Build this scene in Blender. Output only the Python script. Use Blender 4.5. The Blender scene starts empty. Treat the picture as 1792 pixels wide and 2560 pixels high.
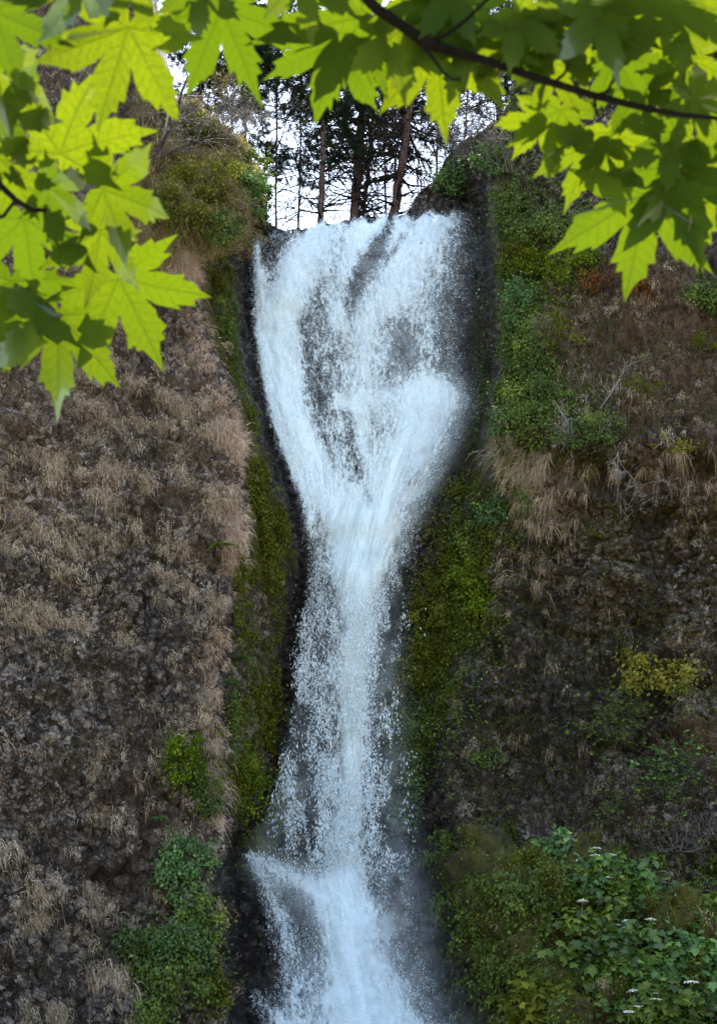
import bpy, math, random
import numpy as np
from math import radians as R
random.seed(7)
rng = np.random.default_rng(11)
SC = bpy.context.scene
COL = SC.collection
UP = np.array([0., 0., 1.])

# ------------------------------------------------------------------ camera frame
F, CX, CY, PITCH = 3600.0, 896.0, 1280.0, R(21)
CAM = np.array([0., 0., 1.7])
FW = np.array([0., math.cos(PITCH), math.sin(PITCH)])
UV = np.array([0., -math.sin(PITCH), math.cos(PITCH)])
RT = np.array([1., 0., 0.])

def at(px, py, Y):
    """point of the place seen in direction (px,py) at world depth Y"""
    px = np.asarray(px, float); py = np.asarray(py, float); Y = np.asarray(Y, float)
    d = FW + ((px - CX) / F)[..., None] * RT + ((CY - py) / F)[..., None] * UV
    return CAM + d * ((Y - CAM[1]) / d[..., 1])[..., None]

# ------------------------------------------------------------------ noise
def _h(ix, iy, iz, s):
    x = (ix.astype(np.int64) * 374761393 + iy.astype(np.int64) * 668265263 + iz.astype(np.int64) * 2147483647 + s * 974711) & 0xFFFFFFFF
    x = ((x ^ (x >> 13)) * 1274126177) & 0xFFFFFFFF
    x = ((x ^ (x >> 16)) * 2246822519) & 0xFFFFFFFF
    return ((x ^ (x >> 15)) & 0xFFFFFF).astype(np.float32) / 16777216.0

def vnoise(P, s=0):
    i = np.floor(P).astype(np.int64); f = (P - i).astype(np.float32)
    f = f * f * f * (f * (f * 6 - 15) + 10)
    out = 0
    for dx in (0, 1):
        wx = f[..., 0] if dx else 1 - f[..., 0]
        for dy in (0, 1):
            wy = f[..., 1] if dy else 1 - f[..., 1]
            for dz in (0, 1):
                wz = f[..., 2] if dz else 1 - f[..., 2]
                out = out + wx * wy * wz * _h(i[..., 0] + dx, i[..., 1] + dy, i[..., 2] + dz, s)
    return out

def fbm(P, o=4, s=0, g=0.5):
    a, t, n = 1.0, 0.0, 0.0
    for k in range(o):
        t = t + a * vnoise(P * (2.03 ** k), s + k * 17); n += a; a *= g
    return t / n

def chips(P, s=0, tilt=0.9):
    """angular broken-stone relief: every cell has its own height and slope"""
    i = np.floor(P).astype(np.int64)
    best = np.full(P.shape[:-1], 9e9, np.float32); val = np.zeros(P.shape[:-1], np.float32); sec = best.copy()
    for dx in (-1, 0, 1):
        for dy in (-1, 0, 1):
            for dz in (-1, 0, 1):
                a, b, c = i[..., 0] + dx, i[..., 1] + dy, i[..., 2] + dz
                r1, r2, r3 = _h(a, b, c, s), _h(a, b, c, s + 1), _h(a, b, c, s + 2)
                vx = P[..., 0] - (a + r1); vy = P[..., 1] - (b + r2); vz = P[..., 2] - (c + r3)
                d = (vx * vx + vy * vy + vz * vz).astype(np.float32)
                h = (r1 * 7.3 + r2 * 3.1) % 1.0 - .5 + tilt * ((r2 - .5) * vx + (r3 - .5) * vz + (r1 - .5) * vy)
                m = d < best
                sec = np.where(m, best, np.minimum(sec, d))
                val = np.where(m, h, val); best = np.where(m, d, best)
    return val, np.sqrt(sec) - np.sqrt(best)

def sst(a, b, x):
    t = np.clip((x - a) / (b - a), 0, 1)
    return t * t * (3 - 2 * t)

def crv(y, tab):
    return np.interp(y, [t[0] for t in tab], [t[1] for t in tab])

# ------------------------------------------------------------------ mesh helpers
def mesh(name, V, tris=None, quads=None, mat=None, parent=None, attrs=None, smooth=True):
    V = np.asarray(V, np.float32).reshape(-1, 3)
    parts = []; n = 0
    tris = np.zeros((0, 3), np.int32) if tris is None else np.asarray(tris, np.int32).reshape(-1, 3)
    quads = np.zeros((0, 4), np.int32) if quads is None else np.asarray(quads, np.int32).reshape(-1, 4)
    me = bpy.data.meshes.new(name)
    me.vertices.add(len(V)); me.vertices.foreach_set('co', V.ravel())
    nl = tris.size + quads.size; npol = len(tris) + len(quads)
    me.loops.add(nl); me.loops.foreach_set('vertex_index', np.concatenate([tris.ravel(), quads.ravel()]).astype(np.int32))
    me.polygons.add(npol)
    st = np.concatenate([np.arange(len(tris)) * 3, tris.size + np.arange(len(quads)) * 4]).astype(np.int32)
    me.polygons.foreach_set('loop_start', st)
    if smooth: me.polygons.foreach_set('use_smooth', np.ones(npol, bool))
    for k, a in (attrs or {}).items():
        at_ = me.attributes.new(k, 'FLOAT', 'POINT'); at_.data.foreach_set('value', np.asarray(a, np.float32).ravel())
    me.update(calc_edges=True); me.validate()
    if mat: me.materials.append(mat)
    o = bpy.data.objects.new(name, me); COL.objects.link(o)
    if parent:
        o.parent = parent
        o.location = [-c for c in parent.location]      # vertices are in world space
    return o

def empty(name, loc, label, cat, group=None):
    o = bpy.data.objects.new(name, None); COL.objects.link(o)
    o.location = [float(c) for c in loc]; o.empty_display_size = .2
    o['label'] = label; o['category'] = cat
    if group: o['group'] = group
    return o

def kind(o, k, label=None, cat=None):
    o['kind'] = k
    if label: o['label'] = label
    if cat: o['category'] = cat
    return o

def tubes(lines, sides=5):
    V, Q, T, tint, n = [], [], [], [], 0
    for pts, rad in lines:
        pts = np.asarray(pts, float); rad = np.asarray(rad, float); m = len(pts)
        tn = np.gradient(pts, axis=0); tn /= np.linalg.norm(tn, axis=1)[:, None] + 1e-9
        ref = np.array([1., 0, 0]) if abs(tn[0][0]) < .8 else np.array([0, 1., 0])
        a = np.cross(tn, ref); a /= np.linalg.norm(a, axis=1)[:, None] + 1e-9
        b = np.cross(tn, a)
        th = np.arange(sides) * 2 * math.pi / sides
        ring = pts[:, None, :] + rad[:, None, None] * (np.cos(th)[None, :, None] * a[:, None, :] + np.sin(th)[None, :, None] * b[:, None, :])
        V.append(ring.reshape(-1, 3))
        k = np.arange(sides); k2 = (k + 1) % sides
        for i in range(m - 1):
            Q.append(np.stack([n + i * sides + k, n + i * sides + k2, n + (i + 1) * sides + k2, n + (i + 1) * sides + k], 1))
        e = n + (m - 1) * sides
        T.append(np.stack([np.full(sides - 2, e), e + k[1:-1], e + k[2:]], 1))
        tint.append(np.full(m * sides, random.random()))
        n += m * sides
    return np.concatenate(V), np.concatenate(T), np.concatenate(Q), np.concatenate(tint)

def tube_obj(name, lines, mat, parent=None, sides=5):
    V, T, Q, t = tubes(lines, sides)
    return mesh(name, V, T, Q, mat, parent, {'tint': t})

def norm(v):
    return v / (np.linalg.norm(v, axis=-1, keepdims=True) + 1e-9)

def blades(P0, D0, L, W, droop, tint, nseg=3):
    N = len(P0); L = np.broadcast_to(L, (N,)); W = np.broadcast_to(W, (N,)); droop = np.broadcast_to(droop, (N,))
    side = norm(np.cross(D0, rng.normal(size=(N, 3))))
    V = np.zeros((N, nseg * 2 + 1, 3))
    for k in range(nseg + 1):
        t = k / nseg
        c = P0 + D0 * (L * t)[:, None] - UP * (droop * L * t * t)[:, None]
        w = (W * (1 - t) ** .7 * .5)[:, None] * side
        if k < nseg: V[:, 2 * k] = c - w; V[:, 2 * k + 1] = c + w
        else: V[:, 2 * k] = c
    b = (np.arange(N) * (nseg * 2 + 1))[:, None]
    Q = np.concatenate([b + np.array([[2 * k, 2 * k + 1, 2 * k + 3, 2 * k + 2]]) for k in range(nseg - 1)]) if nseg > 1 else None
    k = nseg - 1
    T = b + np.array([[2 * k, 2 * k + 1, 2 * k + 2]])
    return V.reshape(-1, 3), T, Q, np.repeat(tint, nseg * 2 + 1)

KITE = [(0, 0), (.32, .45), (0, 1), (-.32, .45)]
OVAL = [(0, 0), (.26, .2), (.34, .5), (.2, .8), (0, 1), (-.2, .8), (-.34, .5), (-.26, .2)]
LOBED = [(0, .05), (.3, -.08), (.5, .12), (.36, .3), (.62, .55), (.3, .58), (.2, .75), (0, 1.05), (-.2, .75), (-.3, .58), (-.62, .55), (-.36, .3), (-.5, .12), (-.3, -.08)]

def cards(C, size, nrm, tip, tint, shape):
    N = len(C); nrm = norm(nrm); s = norm(np.cross(nrm, tip)); t = norm(np.cross(s, nrm))
    sh = np.array(shape, float); m = len(sh)
    bend = -.25 * np.abs(sh[:, 0]) - .18 * sh[:, 1] ** 2
    size = np.broadcast_to(size, (N,))[:, None, None]
    V = C[:, None, :] + size * (sh[None, :, 0, None] * s[:, None] + sh[None, :, 1, None] * t[:, None] + bend[None, :, None] * nrm[:, None])
    if m == 4:
        V = V.reshape(-1, 3); b = (np.arange(N) * 4)[:, None]
        T = np.concatenate([b + [[0, 1, 2]], b + [[0, 2, 3]]])
        return V, T, np.repeat(tint, 4)
    c = C[:, None, :] + size * (.45 * t[:, None])
    V = np.concatenate([c, V], 1).reshape(-1, 3); b = (np.arange(N) * (m + 1))[:, None]
    T = np.concatenate([b + [[0, 1 + k, 1 + (k + 1) % m]] for k in range(m)])
    return V, T, np.repeat(tint, m + 1)

# ------------------------------------------------------------------ materials
class NT:
    def __init__(s, name):
        s.m = bpy.data.materials.new(name); s.m.use_nodes = True; s.t = s.m.node_tree; s.t.nodes.clear()
    def n(s, typ, inp=None, **kw):
        x = s.t.nodes.new(typ)
        for k, v in kw.items(): setattr(x, k, v)
        for k, v in (inp or {}).items():
            if isinstance(v, bpy.types.NodeSocket): s.t.links.new(v, x.inputs[k])
            else: x.inputs[k].default_value = v
        return x
    def attr(s, a): return s.n('ShaderNodeAttribute', attribute_name=a).outputs['Fac']
    def math(s, op, a, b=0.0, c=None, clamp=False):
        d = {0: a, 1: b}
        if c is not None: d[2] = c
        return s.n('ShaderNodeMath', d, operation=op, use_clamp=clamp).outputs[0]
    def mix(s, f, a, b, bt='MIX'):
        x = s.n('ShaderNodeMix', data_type='RGBA', blend_type=bt)
        for i, v in ((0, f), (6, a), (7, b)):
            if isinstance(v, bpy.types.NodeSocket): s.t.links.new(v, x.inputs[i])
            else: x.inputs[i].default_value = v if i == 0 else (*v, 1)
        return x.outputs[2]
    def ramp(s, f, stops, interp='LINEAR'):
        x = s.n('ShaderNodeValToRGB', {0: f}); e = x.color_ramp.elements; x.color_ramp.interpolation = interp
        while len(e) < len(stops): e.new(.5)
        for q, (p, c) in zip(e, stops): q.position = p; q.color = (*c, 1) if len(c) == 3 else c
        return x.outputs[0]
    def mr(s, f, a, b, c=0., d=1., smooth=True):
        return s.n('ShaderNodeMapRange', {0: f, 1: a, 2: b, 3: c, 4: d}, interpolation_type='SMOOTHSTEP' if smooth else 'LINEAR').outputs[0]
    def noise(s, vec, sc, det=4, rough=.55, dist=0.):
        return s.n('ShaderNodeTexNoise', {'Vector': vec, 'Scale': sc, 'Detail': det, 'Roughness': rough, 'Distortion': dist}).outputs[0]
    def out(s, sh): s.n('ShaderNodeOutputMaterial', {0: sh}); return s.m

def rock_material():
    b = NT('cliff_rock'); P = b.n('ShaderNodeNewGeometry').outputs['Position']
    n1 = b.noise(P, 1.1, 6, .65); n2 = b.noise(P, 7, 5, .7); n3 = b.noise(P, 26, 3, .6)
    vo = b.n('ShaderNodeTexVoronoi', {'Vector': P, 'Scale': 4.5, 'Randomness': 1.}, feature='F1').outputs['Color']
    vg = b.n('ShaderNodeSeparateColor', {0: vo}).outputs[0]
    rock = b.ramp(b.math('ADD', b.math('MULTIPLY', n2, .62), b.math('MULTIPLY', vg, .42)),
                  [(.36, (.008, .006, .005)), (.49, (.050, .039, .031)), (.60, (.215, .174, .142)), (.76, (.40, .36, .33))])
    rock = b.mix(b.mr(n1, .45, .62, 0., .75), rock, (.075, .048, .030))                 # iron-brown staining
    lich = b.math('MULTIPLY', b.mr(b.noise(P, 5.5, 6, .8), .55, .63), b.attr('lich'))
    rock = b.mix(lich, rock, b.mix(n3, (.20, .20, .205), (.50, .51, .53)))
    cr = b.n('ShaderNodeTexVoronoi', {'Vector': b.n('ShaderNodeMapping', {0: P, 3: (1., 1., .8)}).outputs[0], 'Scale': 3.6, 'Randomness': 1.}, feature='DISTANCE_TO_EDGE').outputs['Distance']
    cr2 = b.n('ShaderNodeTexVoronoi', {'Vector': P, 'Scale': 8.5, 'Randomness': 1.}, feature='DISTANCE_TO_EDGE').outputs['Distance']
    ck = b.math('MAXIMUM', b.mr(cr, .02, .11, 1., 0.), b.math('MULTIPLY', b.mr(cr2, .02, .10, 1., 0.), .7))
    rock = b.mix(b.math('MULTIPLY', ck, b.mr(n1, .3, .6, .55, .95)), rock, (.010, .008, .006))   # joints darkened in the colour, standing in for crevice shade
    ear = b.math('MULTIPLY', b.attr('earth'), b.mr(n2, .2, .6, .55, 1.))
    rock = b.mix(ear, rock, b.ramp(n2, [(.3, (.026, .015, .010)), (.55, (.085, .052, .033)), (.75, (.17, .115, .075))]))
    tan = b.math('MULTIPLY', b.attr('tan'), b.mr(n2, .25, .6))
    rock = b.mix(tan, rock, b.ramp(n3, [(.3, (.16, .105, .070)), (.7, (.40, .29, .20))]))
    mo = b.math('ADD', b.attr('moss'), b.math('MULTIPLY', b.math('SUBTRACT', n2, .5), 1.1))
    mo = b.mr(mo, .38, .62)
    mcol = b.ramp(b.noise(P, 2.2, 7, .75), [(.30, (.008, .009, .003)), (.42, (.040, .036, .006)), (.53, (.080, .070, .008)), (.63, (.060, .078, .011)), (.76, (.14, .12, .025))])
    rock = b.mix(mo, rock, mcol)
    wet = b.attr('wet')  # wet rock; on the side walls also painted shade of hollows
    wetc = b.mix(1., rock, (.19, .20, .215), 'MULTIPLY')
    rock = b.mix(b.math('MULTIPLY', wet, .85), rock, wetc)
    rough = b.mr(wet, 0., 1., .9, .32)
    bump = b.n('ShaderNodeBump', {'Height': b.math('ADD', n2, b.math('MULTIPLY', n3, .5)), 'Strength': 1., 'Distance': .22})
    p = b.n('ShaderNodeBsdfPrincipled', {'Base Color': rock, 'Roughness': rough, 'Normal': bump.outputs[0], 'Specular IOR Level': .4})
    return b.out(p.outputs[0])

def leaf_material(name, stops, trans=.45, gloss=.0, rough=.5):
    """small far foliage; tint = leaf-to-leaf variation"""
    b = NT(name); c = b.ramp(b.attr('tint'), stops)
    d = b.n('ShaderNodeBsdfDiffuse', {0: c}); t = b.n('ShaderNodeBsdfTranslucent', {0: b.mix(1., c, (1., 1.05, .5), 'MULTIPLY')})
    m = b.n('ShaderNodeMixShader', {0: trans, 1: d.outputs[0], 2: t.outputs[0]})
    if gloss:
        g = b.n('ShaderNodeBsdfGlossy', {0: (.8, .8, .8, 1), 'Roughness': rough})
        m = b.n('ShaderNodeMixShader', {0: gloss, 1: m.outputs[0], 2: g.outputs[0]})
    return b.out(m.outputs[0])

def bark_material(name, a, c, sc=9):
    b = NT(name); P = b.n('ShaderNodeNewGeometry').outputs['Position']
    mp = b.n('ShaderNodeMapping', {0: P, 3: (1, 1, .25)}).outputs[0]
    n = b.noise(mp, sc, 5, .7)
    col = b.mix(b.attr('tint'), b.ramp(n, [(.3, a), (.7, c)]), b.ramp(n, [(.3, tuple(x * .6 for x in a)), (.7, tuple(x * .8 for x in c))]))
    bp = b.n('ShaderNodeBump', {'Height': n, 'Strength': .7, 'Distance': .04})
    return b.out(b.n('ShaderNodeBsdfPrincipled', {'Base Color': col, 'Roughness': .85, 'Specular IOR Level': .08, 'Normal': bp.outputs[0]}).outputs[0])

def maple_material():
    b = NT('maple_leaf'); oi = b.n('ShaderNodeObjectInfo').outputs['Random']
    P = b.n('ShaderNodeTexCoord').outputs['Object']
    vd, vr = b.attr('veind'), b.attr('veinr')
    main = b.mr(vd, .003, .016, 1., 0.)
    ch = b.math('FRACT', b.math('MULTIPLY', b.math('SUBTRACT', vr, b.math('MULTIPLY', vd, .9)), 9.))
    sec = b.math('MULTIPLY', b.mr(b.math('ABSOLUTE', b.math('SUBTRACT', ch, .5)), .03, .11, 1., 0.), .55)
    vein = b.math('MAXIMUM', main, sec)
    n = b.noise(P, 28, 4, .6)
    tc = b.mix(b.mr(oi, 0., 1.), (.027, .040, .0006), (.056, .067, .0010))
    tc = b.mix(b.mr(n, .3, .75, 0., .75), tc, (.022, .040, .0005))
    tc = b.mix(b.math('MULTIPLY', vein, .6), tc, (.014, .022, .0004))
    spot = b.mr(b.noise(P, 55, 2, .5), .70, .76)
    tc = b.mix(b.math('MULTIPLY', spot, .6), tc, (.07, .05, .008))
    dc = b.mix(b.math('MULTIPLY', vein, .5), (.012, .026, .003), (.03, .045, .008))
    bp = b.n('ShaderNodeBump', {'Height': b.math('ADD', b.math('MULTIPLY', vein, -1.), b.math('MULTIPLY', n, .6)), 'Strength': .35, 'Distance': .004}).outputs[0]
    t = b.n('ShaderNodeBsdfTranslucent', {0: tc, 'Normal': bp}); d = b.n('ShaderNodeBsdfDiffuse', {0: dc, 'Normal': bp})
    a = b.n('ShaderNodeAddShader', {0: t.outputs[0], 1: d.outputs[0]})
    g = b.n('ShaderNodeBsdfGlossy', {0: (.9, .95, .9, 1), 'Roughness': .42, 'Normal': bp})
    fr = b.n('ShaderNodeFresnel', {0: 1.35}).outputs[0]
    m = b.n('ShaderNodeMixShader', {0: b.math('MULTIPLY', fr, .07), 1: a.outputs[0], 2: g.outputs[0]})
    return b.out(m.outputs[0])

def water_material(name, s1, s2, gain, bias, amp):
    """white water: coverage from the flow's own density, broken by flow-stretched noise"""
    b = NT(name)
    u, v, d = b.attr('fu'), b.attr('fv'), b.attr('dens')
    P = b.n('ShaderNodeNewGeometry').outputs['Position']
    fl = b.n('ShaderNodeCombineXYZ', {0: u, 1: b.math('MULTIPLY', v, .30), 2: 0.}).outputs[0]
    st = b.noise(fl, s1, 5, .68, .6)
    gr = b.noise(b.n('ShaderNodeMapping', {0: P, 3: (1, 1, .62)}).outputs[0], s2, 4, .75)
    br = b.noise(fl, s1 * .22, 3, .6, .4)
    nn = b.math('ADD', b.math('ADD', b.math('MULTIPLY', st, .40), b.math('MULTIPLY', gr, .40)), b.math('MULTIPLY', br, .25))
    nn = b.math('MULTIPLY', b.math('MULTIPLY', b.math('SUBTRACT', nn, .525), amp), b.mr(d, .5, 1., 1., .18))
    a = b.math('ADD', b.math('ADD', b.math('MULTIPLY', d, gain), bias), nn)
    a = b.mr(a, 0., .70)
    a = b.math('MULTIPLY', a, b.mr(d, 0.02, .14))
    bp = b.n('ShaderNodeBump', {'Height': b.math('ADD', st, gr), 'Strength': .45, 'Distance': .12}).outputs[0]
    df = b.n('ShaderNodeBsdfDiffuse', {0: (.76, .88, .93, 1), 'Normal': bp}); tl = b.n('ShaderNodeBsdfTranslucent', {0: (.76, .88, .93, 1)})
    w = b.n('ShaderNodeMixShader', {0: .3, 1: df.outputs[0], 2: tl.outputs[0]})
    tr = b.n('ShaderNodeBsdfTransparent')
    return b.out(b.n('ShaderNodeMixShader', {0: a, 1: tr.outputs[0], 2: w.outputs[0]}).outputs[0])

def plain(name, c, rough=.6, c2=None, sc=8):
    b = NT(name); col = (*c, 1)
    if c2:
        col = b.mix(b.noise(b.n('ShaderNodeNewGeometry').outputs['Position'], sc, 5, .6), c, c2)
    return b.out(b.n('ShaderNodeBsdfPrincipled', {'Base Color': col, 'Roughness': rough}).outputs[0])

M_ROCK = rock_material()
M_MAPLE = maple_material()
M_GRASS = leaf_material('dry_grass', [(0., (.10, .074, .050)), (.45, (.33, .255, .18)), (.8, (.52, .42, .32)), (1., (.66, .56, .45))], .3)
M_PINKGRASS = leaf_material('ridge_grass', [(0., (.22, .15, .11)), (.5, (.50, .37, .29)), (1., (.68, .55, .46))], .3)
M_OLIVEGRASS = leaf_material('olive_grass', [(0., (.08, .07, .025)), (.5, (.24, .20, .085)), (1., (.50, .40, .25))], .35)
LM = {
 'dark': leaf_material('dark_leaves', [(0., (0.025, 0.052, 0.010)), (.6, (0.061, 0.130, 0.019)), (1., (0.142, 0.237, 0.035))], .35, .03),
 'mid': leaf_material('green_leaves', [(0., (0.026, 0.046, 0.007)), (.6, (0.074, 0.119, 0.015)), (1., (0.162, 0.203, 0.026))], .4, .02),
 'olive': leaf_material('olive_leaves', [(0., (0.033, 0.040, 0.006)), (.6, (0.095, 0.113, 0.016)), (1., (0.192, 0.192, 0.033))], .4),
 'bright': leaf_material('bright_leaves', [(0., (0.031, 0.054, 0.005)), (.6, (0.103, 0.153, 0.014)), (1., (0.190, 0.234, 0.029))], .4),
 'teal': leaf_material('blue_green_leaves', [(0., (0.022, 0.051, 0.012)), (.6, (0.062, 0.145, 0.029)), (1., (0.177, 0.290, 0.063))], .35, .03),
 'yellow': leaf_material('yellow_leaves', [(0., (0.045, 0.044, 0.008)), (.5, (0.166, 0.156, 0.024)), (1., (0.268, 0.257, 0.061))], .4),
 'rust': leaf_material('rusty_leaves', [(0., (.05, .022, .010)), (.5, (.16, .065, .025)), (1., (.28, .13, .055))], .3),
 'pine': leaf_material('pine_needles', [(0., (0.008, 0.014, 0.008)), (.6, (0.018, 0.034, 0.020)), (1., (0.040, 0.060, 0.030))], .25),
 'gold': leaf_material('golden_leaves', [(0., (.10, .07, .01)), (.6, (.30, .22, .03)), (1., (.45, .36, .07))], .4),
}
M_PINEBARK = bark_material('pine_bark', (.040, .026, .022), (.15, .10, .085))
M_DARKBARK = bark_material('dark_bark', (.012, .010, .009), (.050, .040, .034), 20)
M_GREYTWIG = bark_material('grey_twig', (.055, .047, .043), (.16, .145, .135), 14)
M_PALETWIG = bark_material('pale_twig', (.12, .11, .10), (.30, .285, .27), 14)
M_BRANCH = bark_material('maple_bark', (.0015, .0013, .001), (.007, .0055, .004), 40)
M_PETIOLE = plain('petiole', (.24, .13, .02), .5, (.11, .13, .015), 5)
M_STALK = plain('plant_stalk', (.06, .09, .02), .7, (.12, .12, .04))
M_UMBEL = plain('white_petals', (.74, .76, .68), .7, (.55, .60, .48), 30)
M_DROP = None

# ------------------------------------------------------------------ the cliff surface
XA = [(-600, 470), (0, 480), (300, 590), (430, 640), (520, 615), (560, 590), (650, 500), (750, 490), (850, 530), (950, 575), (1050, 600), (1150, 612), (1250, 615), (1350, 618), (1450, 612), (1550, 590), (1650, 572), (1750, 562), (1850, 570), (1950, 575), (2050, 555), (2150, 550), (2250, 560), (2350, 567), (2450, 570), (2560, 590), (2750, 640)]
XB = [(-600, 690), (400, 690), (520, 648), (560, 630), (650, 605), (750, 612), (850, 618), (950, 635), (1050, 660), (1150, 690), (1250, 725), (1350, 740), (1450, 745), (1550, 740), (1650, 730), (1750, 720), (1850, 702), (1950, 680), (2050, 640), (2085, 585), (2150, 565), (2250, 567), (2350, 575), (2450, 580), (2560, 610), (2750, 660)]
XC = [(-600, 1050), (450, 1100), (560, 1160), (650, 1165), (750, 1150), (850, 1140), (950, 1170), (1050, 1150), (1150, 1110), (1250, 1060), (1350, 1030), (1450, 1015), (1650, 1005), (1850, 1000), (2050, 1010), (2150, 1040), (2250, 1060), (2350, 1080), (2450, 1100), (2560, 1130), (2750, 1190)]
XD = [(-600, 1180), (300, 1190), (450, 1240), (560, 1250), (650, 1260), (750, 1270), (850, 1275), (950, 1270), (1050, 1250), (1250, 1250), (1350, 1255), (1450, 1245), (1550, 1230), (1650, 1200), (1750, 1150), (1850, 1130), (1950, 1130), (2050, 1150), (2150, 1190), (2300, 1250), (2560, 1300), (2750, 1330)]
YCH = [(-600, 58), (500, 56.5), (555, 55), (620, 53.9), (750, 53.1), (950, 52.2), (1050, 51.8), (1300, 50.9), (1500, 51.7), (1900, 51.3), (2100, 50.1), (2200, 49.1), (2560, 47.4), (2750, 46.6)]
YR = [(-600, 55), (0, 51.8), (400, 49.8), (600, 48.7), (800, 47.5), (1000, 46.2), (1110, 45.6), (1200, 46.3), (1330, 47.6), (1600, 48.3), (1900, 47.8), (2060, 46.6), (2560, 45.4), (2750, 45)]
MOUND = [(1000, 2230), (1070, 2150), (1150, 2112), (1250, 2118), (1350, 2080), (1450, 2075), (1550, 2130), (1650, 2190), (1792, 2270), (2300, 2420)]

BX = np.arange(-320, 2121, 8.); BY = np.arange(-640, 2761, 8.)
GX, GY = np.meshgrid(BX, BY)
def base_profile():
    out = np.zeros_like(GX)
    for r, y in enumerate(BY):
        xa, xb, xc, xd = (crv(y, t) for t in (XA, XB, XC, XD))
        ya = 44.6 + (2560 - y) / 2560 * 2.4 + max(0, 560 - y) * .0075
        ch = crv(y, YCH); yr = crv(y, YR)
        rec = 1.2 * sst(450, 560, y) * (1 - sst(950, 1150, y))
        xs = [-900, 0, xa - 330, xa - 110, xa - 10, (xa + xb) / 2 + 6, xb + 4, .65 * xb + .35 * xc, .45 * xb + .55 * xc, xc, (xc + xd) / 2, xd - 12, xd + 60, 1520, 1792, 2500]
        ys = [ya - 7.5, ya - 3.6, ya - 1.7, ya - .6, ya, (ya + ch) / 2 - .3, ch - .5, ch - .05, ch, ch - .25, ch - .1 + rec * .3, yr + 1.2 + rec * .5, yr + .2, yr - .5, yr - 1.6, yr - 4]
        out[r] = np.interp(BX, xs, ys)
    mt = crv(GX.ravel(), MOUND).reshape(GX.shape) + (vnoise(np.stack([GX / 60, GY / 60, GX * 0], -1), 5) - .5) * 40
    m = sst(-30, 70, GY - mt) * sst(1060, 1190, GX + (GY - 2200) * -.12)
    out -= m * (2.6 + .006 * np.clip(GY - mt, 0, 500))
    k = np.exp(-(np.arange(-4, 5) / 1.6) ** 2); k /= k.sum()
    for ax in (0, 1):
        pad = [(4, 4), (0, 0)] if ax == 0 else [(0, 0), (4, 4)]
        q = np.pad(out, pad, mode='edge')
        out = sum(k[i] * (q[i:i + out.shape[0]] if ax == 0 else q[:, i:i + out.shape[1]]) for i in range(9))
    return out
BASE = base_profile()

def surfY(px, py):
    px = np.clip(np.asarray(px, float), BX[0], BX[-1] - 1); py = np.clip(np.asarray(py, float), BY[0], BY[-1] - 1)
    fx = (px - BX[0]) / 8; fy = (py - BY[0]) / 8; i = fx.astype(int); j = fy.astype(int); fx = fx - i; fy = fy - j
    return BASE[j, i] * (1 - fx) * (1 - fy) + BASE[j, i + 1] * fx * (1 - fy) + BASE[j + 1, i] * (1 - fx) * fy + BASE[j + 1, i + 1] * fx * fy

def on(px, py, off=0.):
    return at(px, py, surfY(px, py) - off)

YSIL = [(-320, -560), (300, -400), (360, -150), (392, 150), (412, 255), (460, 268), (540, 300), (600, 350), (645, 420), (662, 490), (672, 560), (700, 574), (760, 572), (800, 566), (870, 552), (960, 545), (1005, 540), (1022, 520), (1050, 480), (1095, 442), (1115, 400), (1150, 350), (1250, 300), (1290, 200), (1330, 130), (1400, 60), (1500, -50), (1700, -300), (2120, -400)]

def blob(px, py, x, y, rx, ry, s=1.):
    return s * np.exp(-(((px - x) / rx) ** 2 + ((py - y) / ry) ** 2))

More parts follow.
